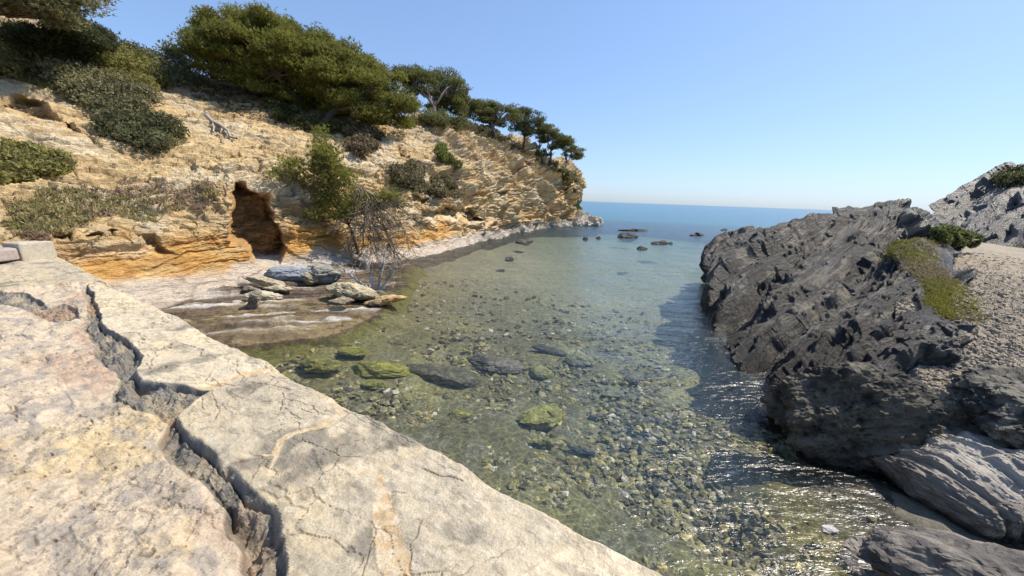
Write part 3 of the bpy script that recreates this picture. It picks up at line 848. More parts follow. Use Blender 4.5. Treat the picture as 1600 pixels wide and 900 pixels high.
# far hill on the right
HC = [
 [(1462,372,40),(1470,355,42),(1464,335,46),(1456,328,50),(1470,334,60)],
 [(1520,385,36),(1525,350,39),(1520,320,44),(1512,300,50),(1520,305,60)],
 [(1580,398,33),(1585,350,37),(1580,300,44),(1575,272,51),(1580,276,60)],
 [(1660,410,31),(1665,350,36),(1665,290,44),(1665,250,52),(1665,255,60)],
 [(1800,430,31),(1800,360,36),(1800,280,44),(1800,220,54),(1800,225,64)],
]
hc = []
for cc in HC:
    pts = [at(*q) for q in cc]; f = pts[0].copy(); f[2] -= 1.2; b = pts[-1].copy(); b[2] = 0; b[:2] *= 1.3
    hc.append([f] + pts + [b])
G = net(np.array(hc).transpose(1, 0, 2), 320, 320)
Nn = smoothgrid(normals(G), 3)
if Nn[100, 100, 2] < 0: Nn = -Nn
P = G.reshape(-1, 3); NV = Nn.reshape(-1, 3)
d, s, ck, cb = schist(P * .45, 900, nrm=(-.38, -.35, .85), lines=(.75, .3, .4), th=.3)
P2 = P + NV * blur(d * 1.9, 320, 320, 1)[:, None]
c = mixc(np.tile(C3(.07, .066, .058), (len(P), 1)), C3(.13, .12, .10), ss(-.3, .4, fbm(P, .4, 4, 910) + .3 * layers(s / .1, 3, .4)))
c = mixc(c, C3(.10, .11, .04), ss(9.0, 11.5, P[:, 2] + 2 * fbm(P, .4, 3, 915)) * .8)
hill = mesh('hill', P2, gridfaces(320, 320), M_bedded, None, c, attrs={'rest': REST})
tag(hill, 'dark bare hillside of sloping strata at the far right', None, None, 'structure')
tab_add(*proj(P2), np.hypot(P2[:, 0], P2[:, 1]))
HP = P2

# big boulder at the water's edge
def pt(px, py, r): return at(float(px), float(py), r)
D1, D2 = C3(.036, .032, .026), C3(.115, .098, .07)
o = rock('boulder', pt(1318, 640, 6.65) + C3(0, 0, -.1), (.96, .76, .74), rot=radians(-38), tilt=radians(-20), tiltax='Y', seed=41, sub=7, cols=(D1, D2), strata=.035, pits=.17, rough=.17, waterdark=True)
tag(o, 'big dark pitted boulder standing in the water below the right outcrop', 'boulder')
# pale ledge
LC = []
for px_, top_row in ((1358, [(735,0.),(712,.22),(690,.34),(665,.42),(640,.5),(600,.6)]), (1385, [(752,0.),(718,.28),(688,.40),(655,.47),(620,.55),(575,.68)]),
                     (1425, [(780,0.),(742,.30),(705,.44),(665,.52),(620,.60),(565,.75)]), (1475, [(808,0.),(772,.30),(730,.46),(680,.58),(630,.66),(560,.80)]),
                     (1540, [(842,0.),(808,.28),(760,.46),(700,.62),(645,.72),(575,.85)]), (1620, [(852,0.),(820,.30),(775,.48),(720,.66),(665,.78),(590,.9)]), (1760, [(880,0.),(850,.3),(800,.5),(745,.7),(690,.8),(620,.95)])):
    LC.append([on_r(px_, y_, z_) for y_, z_ in top_row])
lc = []
for cc in LC:
    pts = [at(*q) for q in cc]; f = pts[0].copy(); f[2] = -.5; d_ = f[:2] / np.hypot(*f[:2]); f[:2] += d_ * .1
    b = pts[-1].copy(); b[2] -= .5
    lc.append([f] + pts + [b])
G = net(np.array(lc).transpose(1, 0, 2), 420, 460)
Nn = smoothgrid(normals(G), 5)
if Nn[200, 200, 2] < 0: Nn = -Nn
P = G.reshape(-1, 3); NV = Nn.reshape(-1, 3)
lin, nsf = tangent_for(P, NV, 1480, 740, 1.0, .55)
bn2 = np.cross(lin, nsf); bn2 /= np.linalg.norm(bn2)
d, s, ck, cb = schist(P, 950, nrm=bn2 + .5 * nsf, lines=lin, A=.17, th=.30)
hol = honey(P * [1, 1, 1.], 3.0, 955)
top_ = ss(.15, .45, P[:, 2])
P2 = P + NV * (1.3 * d + .13 * fbm(P, 1.6, 5, 957) + .05 * (ridged(REST, 1.6, 5, 963) - .4) + .02 * fbm(P @ np.diag([1, 1, 3]), 8, 4, 962) - .24 * top_ * hol * ss(-.2, .3, fbm(P, 1.2, 2, 958)))[:, None]
k = fbm(P, 1.1, 4, 960); k2 = fbm(P, 5, 4, 961)
c = mixc(np.tile(C3(.54, .49, .42), (len(P), 1)), C3(.70, .64, .56), ss(-.3, .4, k))
c = mixc(c, C3(.33, .28, .22), (1 - ss(.18, .45, P[:, 2] + .2 * k)) * .85)
c = mixc(c, C3(.20, .18, .16), ss(.1, .6, k2) * .45)
c = mixc(c, C3(.045, .04, .032), 1 - ss(.02, .12, P[:, 2] + .05 * k2))
o = mesh('rock_ledge', P2, gridfaces(420, 460), M_bedded, None, c, attrs={'rest': REST})
tag(o, 'pale grey sea-worn rock ledge between the big boulder and the right edge', 'rock ledge')

o = rock('rock_outcrop', pt(1650, 606, 7.5) + C3(0, 0, -.28), (.62, .9, .44), rot=radians(-50), tilt=radians(12), seed=57, sub=7, cols=(D1, C3(.16, .145, .11)), strata=.05, pits=.10, rough=.13)
tag(o, 'dark pitted rock hump above the pale ledge at the right edge', 'rock outcrop')
o = rock('rock', pt(1392, 884, 4.60) + C3(0, .02, -.12), (.46, .32, .26), rot=radians(-30), tilt=radians(14), seed=63, sub=6, cols=(C3(.13, .12, .105), C3(.30, .27, .23)), strata=.06, pits=.06, rough=.12)
tag(o, 'low layered grey rock poking out of the shallows at the bottom edge', 'rock')
o = rock('rock', pt(1570, 905, 4.55) + C3(0, 0, -.12), (.85, .42, .30), rot=radians(-20), tilt=radians(-6), seed=66, sub=6, cols=(C3(.10, .09, .08), C3(.24, .21, .175)), strata=.06, pits=.05, rough=.12)
tag(o, 'dark layered rock in the bottom right corner below the pale ledge', 'rock')
o = rock('rock', on(1500., 795., -.02), (.22, .12, .08), rot=.4, seed=68, sub=5, cols=(D1, D2))
tag(o, 'small wet dark rock lying in the shallows under the foot of the pale ledge', 'rock')
o = rock('stone', on(1296., 828., .0), (.10, .06, .035), rot=.2, seed=69, sub=4, cols=(C3(.4, .38, .36), C3(.5, .48, .45)))
tag(o, 'small pale stone breaking the surface left of the low layered rock', 'stone')

# ------------------------------------------------------------------ low rock shelf on the left shore
poly_shelf = [WL(*p) for p in [(150,430),(420,418),(560,415),(640,418),(662,440),(668,480),(620,502),(540,522),(430,540),(380,560),(300,560),(200,500)]]
xs = np.linspace(-17, -2.5, 640); ys = np.linspace(6.3, 19.5, 520)
Xs, Ys = np.meshgrid(xs, ys, indexing='ij')
ps = np.array(poly_shelf)
xf, yf = Xs.ravel(), Ys.ravel()
dsh = polydist(xf, yf, [tuple(p) for p in poly_shelf] + [tuple(poly_shelf[0])])
ins = inpoly(xf, yf, [tuple(p) for p in poly_shelf])
sd_ = np.where(ins, dsh, -dsh)
PS = np.stack([xf, yf, 0 * xf], 1)
sd_ = sd_ + .55 * fbm(PS, .8, 5, 1000)
# rise towards the cliff foot and towards the quay
foot_line = [WL(*p) for p in [(-100,440),(200,445),(400,425),(500,415),(620,402)]]
df_ = polydist(xf, yf, [tuple(p) for p in foot_line])
ql = (np.stack([xf, yf], 1) - E0) @ qn * -1
rise = .62 * np.exp(-(df_ / 2.2) ** 2) 
rise = rise * (1 - .6 * ss(-8, -5, xf))
sN = np.array([-.35, .94]); 
along = np.array([.94, .35])
ac_ = np.stack([xf, yf], 1) @ sN + .14 * fbm(PS, .5, 3, 1001) + .04 * fbm(PS, 3, 3, 1002)
lay = layers(ac_ / .55 + .6 * fbm(PS * [.4, .4, 1], 1, 3, 1005), 31, .15) * .085 + layers(ac_ / .16, 32, .2) * .03 + .02 * (ridged(np.stack([xf * .25, ac_ * 1.2, 0 * xf], 1), 2.2, 5, 1007) - .4) + .035 * fbm(PS, 5, 4, 1008)
Zs = -.02 + rise + lay + .03 * fbm(PS, 1.5, 4, 1003) + .11 * (1 - ss(.4, 1.6, np.abs(ac_ - ((on(330., 520., 0)[:2] @ sN)))))
Zs = Zs - .10 * (1 - ss(0, 1.6, sd_)) - .7 * (1 - ss(-1.3, .1, sd_))
Zs = Zs - .5 * ss(-4.0, -2.9, xf)
PS[:, 2] = Zs
k = fbm(PS * [1, 1, 0], .6, 4, 1010); k2 = fbm(np.stack([xf * .4 + yf * .1, ac_ * 3, 0 * xf], 1), 1.2, 4, 1011)
c = mixc(np.tile(C3(.15, .11, .065), (len(PS), 1)), C3(.23, .175, .09), ss(-.2, .4, k2 + .6 * fbm(PS * [1, 1, 0], 5, 4, 1013)))
c = mixc(c, C3(.13, .09, .075), ss(.0, .5, k) * .6)
k3 = fbm(np.stack([(np.stack([xf, yf], 1) @ along) * .25, ac_ * 2.2, 0 * xf], 1), 1.5, 4, 1017)
wh = ss(.16, .42, Zs + .30 * k3 + .34 * ss(-7.5, -10.5, xf))
c = c * .8
c = mixc(c, C3(.52, .48, .42), wh * .65)
c = mixc(c, C3(.55, .53, .5), (ss(.05, .09, Zs) * ss(.35, .6, k2)) * .7)
c = mixc(c, C3(.20, .19, .05), 1 - ss(-.10, -.02, Zs))
FS = gridfaces(640, 520)
keep = (sd_ > -1.0)[FS].all(1) & ((((np.stack([xf, yf], 1) - E0) @ qn) < .05)[FS].all(1))
u_, inv = np.unique(FS[keep], return_inverse=True)
o = mesh('rock_shelf', PS[u_], inv.reshape(-1, 4), M_bed, None, c[u_])
tab_add(*proj(PS[u_]), np.hypot(xf[u_], yf[u_]))
tag(o, 'low brown and white streaked rock shelf at the foot of the ochre cliff', None, None, 'structure')

# ------------------------------------------------------------------ boulders on the left shore
B1, B2 = C3(.66, .56, .38), C3(.46, .39, .28)
lst = [
 ((415,440,15.2),(.62,.30,.16),.35,.32,'tilted cream slab on top of the small rock pile at the cliff foot',(B1,B2)),
 ((398,468,13.6),(.16,.30,.34),.2,.5,'thin upright grey sliver at the left end of the small rock pile',(C3(.3,.27,.22),B2)),
 ((410,462,13.9),(.48,.26,.15),.5,.15,'pale cracked block at the bottom of the small rock pile',(C3(.58,.53,.44),B1)),
 ((428,450,14.6),(.32,.24,.12),.1,.0,'small cream block in the middle of the rock pile at the cliff foot',(B1,B2)),
 ((392,452,14.8),(.22,.2,.13),.9,.1,'little dark stone tucked behind the rock pile at the cliff foot',(C3(.25,.22,.18),B2)),
 ((447,452,14.5),(.26,.16,.09),-.2,.0,'small flat cream stone right of the rock pile',(B1,C3(.5,.4,.3))),
 ((470,430,16.5),(1.25,.42,.30),.12,.05,'long smooth pale blue-grey boulder at the foot of the cliff',(C3(.42,.46,.50),C3(.34,.37,.40))),
 ((505,426,16.6),(.7,.5,.34),-.2,.1,'rounded greenish grey boulder under the leaning pine',(C3(.46,.46,.38),C3(.3,.3,.26))),
 ((487,436,15.9),(.34,.26,.2),.2,.3,'small brown boulder beside the long blue-grey one',(C3(.35,.30,.20),C3(.5,.42,.28))),
 ((545,456,14.0),(1.02,.50,.26),-.30,.12,'long cream layered boulder beside the bare white shrub',(C3(.60,.52,.34),C3(.38,.33,.22))),
 ((535,471,13.0),(.38,.24,.10),-.15,.0,'small flat tan rock in front of the long cream boulder',(C3(.45,.37,.24),C3(.28,.23,.15))),
 ((602,470,13.1),(.62,.26,.13),.45,-.1,'flat orange slab lying at the edge of the water',(C3(.60,.42,.20),C3(.48,.30,.12))),
 ((586,476,12.8),(.22,.16,.10),.0,.1,'little dark wet stone left of the flat orange slab',(C3(.12,.10,.08),C3(.2,.17,.12))),
 ((590,460,13.6),(.34,.2,.14),.3,.1,'dark rock wedged at the base of the bare white shrub',(C3(.14,.12,.09),C3(.2,.17,.12))),
]
for i, (p, sz, ro, ti, lb, cl) in enumerate(lst):
    hp = sz[2] / p[2] * F_PX * .7; rg_ = ground_r(p[0], p[1] + hp, p[2])
    b = rock('boulder', pt(p[0], p[1], rg_), sz, rot=ro, tilt=ti, tiltax='Y', seed=100 + i * 7, sub=6 if max(sz) > .9 else 5, cols=cl, strata=.06, rough=.12, mat=M_cliff)
    tag(b, lb, 'boulder')
# rocks awash in the mouth of the cove
sea = [((990,361),(1.7,.5,.22),'flat dark rock awash, farthest out toward the horizon'),
       ((982,371),(1.0,.55,.42),'humped dark rock standing highest among those in the cove mouth'),
       ((1030,381),(.95,.4,.24),'low two-humped rock right of the tallest one in the cove mouth'),
       ((1003,389),(.5,.25,.16),'small brownish rock nearest to the camera in the cove mouth'),
       ((1090,368),(1.6,.4,.2),'long flat rock awash left of the dark outcrop tip'),
       ((1131,360),(.7,.35,.24),'small dark rock in open water beyond the outcrop tip'),
       ((915,374),(.28,.2,.22),'left one of the pair of tiny rocks off the headland tip'),
       ((935,373),(.28,.2,.18),'right one of the pair of tiny rocks off the headland tip'),
       ((920,345),(1.4,1.0,.75),'black rock sitting at the very tip of the headland shelf'),
       ((820,378),(1.3,.5,.16),'flat brown rock awash close under the headland cliff'),
       ((796,405),(.45,.25,.09),'tiny flat rock awash in the shallows under the headland'),
       ((1113,486),(.18,.14,.12),'small round rock at the waterline left of the dark outcrop'),
       ((1048,381),(.3,.2,.14),'tiny rock at the right tail of the two-humped one')]
for i, (p, sz, lb) in enumerate(sea):
    q = on(float(p[0]), float(p[1]), 0.)
    b = rock('sea_rock', q + C3(0, 0, sz[2] * .1), sz, rot=.2 + .1 * i, tilt=.08, seed=300 + i * 5, sub=5, cols=(C3(.03, .027, .024), C3(.08, .07, .055)), strata=.06, rough=.24)
    tag(b, lb, 'sea rock', 'rocks awash in the cove')
# rim of low pale rocks at the headland waterline handled by the cliff foot
# submerged boulders
sub_ = [((593,578),(.62,.30,.16),0.1,(C3(.42,.40,.07),C3(.28,.28,.06)),'bright yellow-green algae covered boulder under the water, leftmost of the big sunken ones'),
        ((690,588),(.95,.34,.20),-.1,(C3(.24,.22,.15),C3(.14,.13,.09)),'long flat grey-brown sunken boulder in the middle of the near water'),
        ((778,568),(.78,.34,.18),-.35,(C3(.26,.24,.20),C3(.15,.14,.11)),'grey flat sunken boulder behind the long one'),
        ((842,580),(.38,.34,.14),0.,(C3(.36,.34,.15),C3(.26,.25,.12)),'round pale olive sunken boulder right of the grey flat one'),
        ((905,562),(.42,.34,.14),.2,(C3(.34,.32,.17),C3(.26,.25,.14)),'pale sunken boulder farthest out of the row'),
        ((852,650),(.62,.28,.20),.45,(C3(.46,.43,.13),C3(.34,.32,.10)),'large yellowish wedge-shaped sunken boulder, nearest big one'),
        ((850,690),(.26,.12,.07),0.,(C3(.38,.35,.14),C3(.26,.25,.1)),'small olive sunken stone just in front of the yellowish wedge'),
        ((910,702),(.28,.10,.06),-.3,(C3(.20,.19,.16),C3(.12,.12,.1)),'thin dark sunken stone right of the small olive one'),
        ((548,548),(.34,.2,.10),.2,(C3(.40,.40,.07),C3(.27,.27,.06)),'small yellow-green sunken stone behind the leftmost algae boulder'),
        ((585,600),(.24,.14,.08),.2,(C3(.34,.33,.07),C3(.22,.22,.06)),'little olive sunken stone in front of the leftmost algae boulder'),
        ((500,570),(.45,.26,.12),.1,(C3(.36,.34,.07),C3(.22,.22,.06)),'mossy sunken stone nearest to the quay edge'),
        ((860,548),(.5,.2,.10),-.3,(C3(.14,.13,.11),C3(.09,.09,.08)),'dark narrow sunken rock above the round olive one'),
        ((960,615),(.3,.2,.08),.2,(C3(.3,.29,.2),C3(.2,.2,.14)),'faint grey sunken stone right of the big wedge'),
        ((990,590),(.26,.18,.08),.6,(C3(.3,.28,.2),C3(.2,.2,.14)),'faint tan sunken stone in the deeper green water'),
        ((720,648),(.2,.14,.08),.1,(C3(.38,.35,.10),C3(.26,.25,.08)),'small yellow sunken stone left of the big wedge')]
for i, (p, sz, ro, cl, lb) in enumerate(sub_):
    q = on(float(p[0]), float(p[1]), -.45); dz = -depth_at(q[0], q[1])
    q = on(float(p[0]), float(p[1]), dz + sz[2] * .6)
    b = rock('sunken_boulder', q, sz, rot=ro, tilt=.1, tiltax='Y', seed=500 + i * 9, sub=5, cols=(cl[0] * .95 + C3(.04, .025, .03), cl[1] * .95 + .02), strata=.06, rough=.10, mat=M_bed)
    tag(b, lb, 'sunken boulder', 'sunken boulders in the cove')

# loose stones covering the bottom
rs = np.random.RandomState(5)
def scatter_stones(name, XYs, zfun, sizes, colfun, mat, flat=.45, sub=1):
    V0, F0 = ICO[sub]
    n = len(XYs)
    shp = V0[None] * (1 + rs.uniform(-.32, .32, (n, len(V0), 1)))
    shp = shp * sizes[:, None, None] * np.stack([np.ones(n), rs.uniform(.5, .95, n), rs.uniform(flat * .5, flat * 1.3, n)], 1)[:, None, :]
    a = rs.uniform(0, 2 * pi, n); tl = rs.normal(0, .3, n)
    x, y, z = shp[..., 0], shp[..., 1], shp[..., 2]
    y, z = y * np.cos(tl)[:, None] - z * np.sin(tl)[:, None], y * np.sin(tl)[:, None] + z * np.cos(tl)[:, None]
    x, y = x * np.cos(a)[:, None] - y * np.sin(a)[:, None], x * np.sin(a)[:, None] + y * np.cos(a)[:, None]
    Z0 = zfun(XYs[:, 0], XYs[:, 1])
    V = np.stack([x + XYs[:, 0:1], y + XYs[:, 1:2], z + Z0[:, None] + .1 * sizes[:, None]], -1).reshape(-1, 3)
    Fc = (F0[None] + (np.arange(n) * len(V0))[:, None, None]).reshape(-1, 3)
    return mesh(name, V, Fc, mat, None, np.repeat(colfun(n, XYs), len(V0), 0))
def bedcol(n, xy):
    k = rs.uniform(0, 1, n)
    pal = np.array([[.13, .115, .07], [.20, .175, .10], [.27, .235, .15], [.24, .21, .09], [.38, .35, .29], [.08, .07, .055], [.32, .26, .12]])
    return pal[rs.choice(7, n, p=[.24, .24, .14, .14, .06, .12, .06])] * rs.uniform(1.2, 2.4, (n, 1))
pts = []
while len(pts) < 30000:
    px, py = rs.uniform(380, 1570), 430 + 490 * rs.uniform() ** .8
    q = on(px, py, -.5)
    if np.hypot(q[0], q[1]) > 17: continue
    if (q[:2] - E0) @ qn > .1: continue
    pts.append(q[:2])
pts = np.array(pts)
rd_ = np.hypot(pts[:, 0], pts[:, 1])
sz = (.014 + .066 * rs.uniform(size=len(pts)) ** 2.6) * (.9 + .06 * rd_)
o = scatter_stones('seabed_gravel', pts, lambda x, y: -depth_at(x, y), sz, bedcol, M_bed)
tag(o, 'loose angular stones covering the bottom of the cove', 'gravel', None, 'stuff')
# shingle on the terrace
sel = rs.choice(len(GP), 9000)
gx, gy = proj(GP[sel]); gr = np.hypot(GP[sel][:, 0], GP[sel][:, 1])
sel = sel[(gx > 1440) & (gx < 1700) & (gr < 20) & (GP[sel][:, 2] > .3)]
zsel = GP[sel][:, 2]
o = scatter_stones('shingle', GP[sel][:, :2], lambda x, y: zsel, .012 + .034 * rs.uniform(size=len(sel)) ** 2, lambda n, xy: np.array([[.31, .265, .21]]) * rs.uniform(.5, 1.35, (n, 1)), M_ground)
tag(o, 'loose grey shingle on the terrace behind the dark rocks', 'shingle', None, 'stuff')

# blocks standing where the quay meets the slope
def block(name, pxs, r, hgt, thick, colr, label):
    """a rough squared stone: base corners by sight line on the quay level"""
    import bmesh
    a, b = at(float(pxs[0][0]), float(pxs[0][1]), r[0]), at(float(pxs[1][0]), float(pxs[1][1]), r[1])
    a[2] = b[2] = min(a[2], b[2]) 
    n = 26
    d = b - a; L_ = np.linalg.norm(d); d /= L_; nn = np.array([d[1], -d[0], 0]); 
    if nn @ a < 0: nn = -nn
    V, Fc = ICO[5]
    Q = np.sign(V) * np.abs(V) ** .16; Q /= np.abs(Q).max(0)
    X_ = Q[:, 0:1] * L_ / 2 * d + Q[:, 1:2] * thick / 2 * nn + np.array([0, 0, 1]) * Q[:, 2:3] * hgt / 2
    c0 = (a + b) / 2 + nn * thick / 2 + np.array([0, 0, hgt / 2 - .03])
    P_ = X_ + c0
    P_ = P_ + (V * (.025 * fbm(P_, 3, 4, 7))[:, None]) + nn * (.02 * layers(P_ @ np.array([.5, .2, .8]) / .12, 3, .2))[:, None]
    o = mesh(name, P_, Fc, M_quay, None, mixc(np.tile(C3(*colr), (len(P_), 1)), C3(.42, .38, .33), ss(-.2, .4, fbm(P_, 2, 3, 9))))
    recenter(o); tag(o, label, 'stone block'); return o
block('stone_block', [(35,405),(92,404)], (12.6,12.9), .42, .45, (.42,.37,.29), 'pale squared block standing upright at the far end of the quay')
block('stone_block', [(-60,404),(34,403)], (12.0,12.6), .24, .9, (.34,.28,.25), 'low reddish grey stone step left of the upright block on the quay')

# ------------------------------------------------------------------ plants
def tubes(paths, sides=6):
    VV, FF = [], []; off = 0
    for pts, r0, r1 in paths:
        pts = np.asarray(pts, float); n = len(pts)
        T_ = np.gradient(pts, axis=0); T_ /= np.linalg.norm(T_, axis=1, keepdims=True) + 1e-9
        ref = np.array([.3, .2, .93]); 
        A = np.cross(T_, ref); A /= np.linalg.norm(A, axis=1, keepdims=True) + 1e-9
        B = np.cross(T_, A)
        R_ = np.linspace(r0, r1, n)[:, None, None]
        an = np.linspace(0, 2 * pi, sides, endpoint=False)
        ring = pts[:, None] + R_ * (np.cos(an)[None, :, None] * A[:, None] + np.sin(an)[None, :, None] * B[:, None])
        VV.append(ring.reshape(-1, 3))
        i = np.arange(n * sides).reshape(n, sides); j = np.roll(i, -1, 1)
        FF.append(np.stack([i[:-1], j[:-1], j[1:], i[1:]], -1).reshape(-1, 4) + off)
        off += n * sides
    return np.concatenate(VV), np.concatenate(FF)
def wob(a, b, rs_, k=.12, n=7, sag=0.):
    a, b = np.asarray(a, float), np.asarray(b, float); t = np.linspace(0, 1, n)[:, None]
    L_ = np.linalg.norm(b - a)
    w_ = rs_.normal(0, k * L_ * .35, (n, 3)); w_ = np.cumsum(w_, 0) / 2.5; w_ -= w_[0] + (w_[-1] - w_[0]) * t
    p = a + (b - a) * t + w_; p[:, 2] += sag * L_ * (t[:, 0] * (1 - t[:, 0])) * 4
    return p
def tufts(cent, size, ncl, blades, rs_, up=.5, wid=.16, colr=C3(.07, .09, .025), cvar=.35, alt=None):
    """needle or leaf sprays: every spray is a fan of thin triangles"""
    n = len(cent)
    ax = rs_.normal(size=(n, 3)); ax[:, 2] = np.abs(ax[:, 2]) * 1. + up; ax /= np.linalg.norm(ax, axis=1, keepdims=True)
    C_ = np.repeat(cent, blades, 0); A_ = np.repeat(ax, blades, 0)
    d = A_ + rs_.normal(0, .55, (n * blades, 3)); d /= np.linalg.norm(d, axis=1, keepdims=True)
    sd2 = np.cross(d, rs_.normal(size=d.shape)); sd2 /= np.linalg.norm(sd2, axis=1, keepdims=True) + 1e-9
    L_ = (np.repeat(size, blades) * rs_.uniform(.6, 1.15, n * blades))[:, None]
    a = C_ - sd2 * L_ * wid * .5; b = C_ + sd2 * L_ * wid * .5; m = C_ + d * L_
    a2 = a + d * L_ * .25 - sd2 * L_ * wid * .3
    b2 = b + d * L_ * .25 + sd2 * L_ * wid * .3
    V = np.stack([C_, a2, m, b2], 1).reshape(-1, 3)
    Fc = np.arange(len(V)).reshape(-1, 4)
    k = rs_.uniform(1 - cvar, 1 + cvar, n)[:, None]
    c = colr * k
    if alt is not None:
        c = np.where((rs_.uniform(size=n) < alt[1])[:, None], alt[0] * k, c)
    cN = np.repeat(c, blades * 4, 0)
    return V, Fc, cN
def sample_poly(poly, n, rs_):
    p = np.array(poly, float); lo, hi = p.min(0), p.max(0); out = []
    while len(out) < n:
        q = rs_.uniform(lo, hi)
        if inpoly(q[0], q[1], poly): out.append(q)
    return np.array(out)
def area(poly):
    p = np.array(poly, float); return abs(np.dot(p[:, 0], np.roll(p[:, 1], 1)) - np.dot(p[:, 1], np.roll(p[:, 0], 1))) / 2
PSEED = [0]
def pine(label, poly, r, depth, base, lobe=.9, dens=1., colr=C3(.085, .105, .028), seed=1, group='pines along the headland', name='pine_tree', flat=.5, trunk_r=.16, forks=5, tsize=.17, alt=None, inner=None, nl=None, cat='tree', wid=.16, baser=None, edge_in=True):
    rs_ = np.random.RandomState(seed)
    lobe_px = lobe / r * F_PX * .8
    nlobes = nl or max(8, int(area(poly) / (lobe_px ** 2 * .62) * .95))
    q = []
    tries = 0
    while len(q) < nlobes and tries < nlobes * 60:
        tries += 1
        s_ = sample_poly(poly, 1, rs_)[0]
        dd = polydist(s_[0], s_[1], list(poly) + [poly[0]])
        if dd < lobe_px * rs_.uniform(.05, .7): continue
        q.append(s_)
    q = np.array(q)
    cent = np.array(poly, float).mean(0)
    ext = np.array(poly, float).max(0) - np.array(poly, float).min(0)
    e = np.clip(1 - (((q - cent) / (ext * .6)) ** 2).sum(1), .08, 1) ** .5
    rr_ = r + rs_.uniform(-1, 1, len(q)) * depth * e
    ctr = at(q[:, 0], q[:, 1], rr_)
    bp = at(float(base[0]), float(base[1]), baser or ground_r(base[0], base[1], r))
    bp[2] -= .15
    t = empty(name, bp, label, cat, group)
    # limbs
    mid = ctr.mean(0)
    paths = []
    fork = bp + (mid - bp) * .45
    paths.append((wob(bp, fork, rs_, .12, 9), trunk_r, trunk_r * .7))
    k = rs_.choice(len(ctr), min(forks, len(ctr)), replace=False); heads = ctr[k]
    for h in heads: paths.append((wob(fork, h, rs_, .14, 9, .04), trunk_r * .6, trunk_r * .18))
    for cpt in ctr:
        h = heads[np.argmin(np.linalg.norm(heads - cpt, axis=1))]
        s0 = fork + (h - fork) * rs_.uniform(.45, .95)
        paths.append((wob(s0, cpt, rs_, .15, 6), trunk_r * .2, trunk_r * .06))
    V, Fc = tubes(paths)
    bc = mixc(np.tile(C3(.085, .065, .05), (len(V), 1)), C3(.16, .13, .10), ss(-.3, .4, fbm(V, 2, 3, seed)))
    mesh('trunk', V - bp, Fc, M_bark, t, bc, True)
    # foliage lobes: cushions of needle sprays, flatter below
    cs, szz, cl = [], [], []
    for cpt in ctr:
        R_ = lobe * rs_.uniform(.45, 1.15)
        n = int(470 * dens * (R_ / .9) ** 2)
        v = rs_.normal(size=(n, 3)); v /= np.linalg.norm(v, axis=1, keepdims=True)
        rad = rs_.uniform(.3, 1.0, n) ** .6 * (1 + .28 * (rs_.uniform(size=n) > .82) * rs_.uniform(size=n))
        v = v * rad[:, None] * R_ * np.array([1, 1, flat * 1.15]) 
        v[:, 2] = np.where(v[:, 2] < 0, v[:, 2] * .55, v[:, 2])
        v *= (1 + .35 * fbm(v + cpt, 2.2 / R_, 2, seed))[:, None]
        cs.append(v + cpt); szz.append(np.full(n, tsize)); cl.append(np.full(n, rs_.uniform(.82, 1.18)))
    cs = np.concatenate(cs); szz = np.concatenate(szz)
    V, Fc, cN = tufts(cs, szz, 0, 6, rs_, .55, wid * .75, colr, .4, alt)
    cN = cN * np.repeat(np.concatenate(cl), 24)[:, None]
    mesh('crown', V - bp, Fc, M_leaf, t, cN)
    return t
G1 = C3(.205, .205, .045)
GD = C3(.16, .165, .05)
pine('large windswept olive green pine leaning over the crest, left half of the big mass',
     [(303,22),(318,8),(335,24),(352,20),(372,24),(395,15),(412,14),(440,24),(480,42),(520,62),(535,90),(530,130),(505,165),(470,185),(440,178),(425,150),(395,138),(360,132),(325,126),(306,104),(298,62),(308,45)], 28.5, 2.6, (470,185), .95, 1.15, G1, 11, trunk_r=.26, forks=9, baser=27.5)
pine('broad olive green pine spilling down the slope, right half of the big mass',
     [(470,60),(530,66),(565,76),(600,92),(628,118),(648,150),(655,170),(640,195),(612,208),(585,200),(560,186),(525,178),(500,160),(480,110)], 27.0, 2.2, (500,196), .9, 1.2, G1, 12, trunk_r=.24, forks=8, baser=26)
pine('dark rounded pine with visible limbs just right of the big mass',
     [(610,104),(640,102),(662,108),(690,114),(715,118),(730,132),(733,160),(728,180),(700,182),(668,176),(655,158),(640,150),(622,135)], 38, 1.8, (680,190), .8, .8, GD, 13, trunk_r=.2, forks=6)
pine('low dark bushy pine between the rounded one and the agave',
     [(722,165),(748,154),(775,160),(800,168),(812,180),(806,196),(780,200),(750,198),(728,188)], 43, 1.6, (775,215), .8, .8, GD, 14, trunk_r=.18, forks=5)
pine('open crowned grey-green pine above the agave, pale stems showing',
     [(795,178),(815,168),(838,172),(852,184),(848,205),(822,214),(800,205)], 46, 1.6, (818,232), .75, .55, C3(.10,.11,.045), 15, trunk_r=.16, forks=6)
pine('dark dense pine behind the agave, second from the seaward end',
     [(840,186),(860,190),(880,205),(892,220),(885,236),(862,240),(845,228),(838,205)], 50, 1.6, (860,252), .75, .8, GD, 16, trunk_r=.16, forks=5)
pine('small pine at the seaward tip of the headland with a bare leaning trunk',
     [(872,222),(890,216),(905,228),(914,240),(908,252),(892,250),(876,246)], 53, 1.0, (880,272), .6, .45, GD, 17, trunk_r=.12, forks=5, flat=.35)
pine('pale grey-green pine crown hanging in from the top left corner',
     [(-120,-60),(140,-60),(156,-8),(150,22),(120,38),(80,46),(40,34),(0,24),(-60,30),(-120,10)], 24, 2.0, (-120,60), .7, .42, C3(.24,.23,.11), 18, trunk_r=.22, forks=8, flat=.45)
pine('low dark green pine bush under the pale corner pine',
     [(10,40),(60,46),(110,42),(160,46),(182,62),(172,78),(120,80),(60,70),(10,62)], 27, 1.2, (110,85), .7, .9, C3(.09,.10,.045), 19, trunk_r=.12, flat=.55)
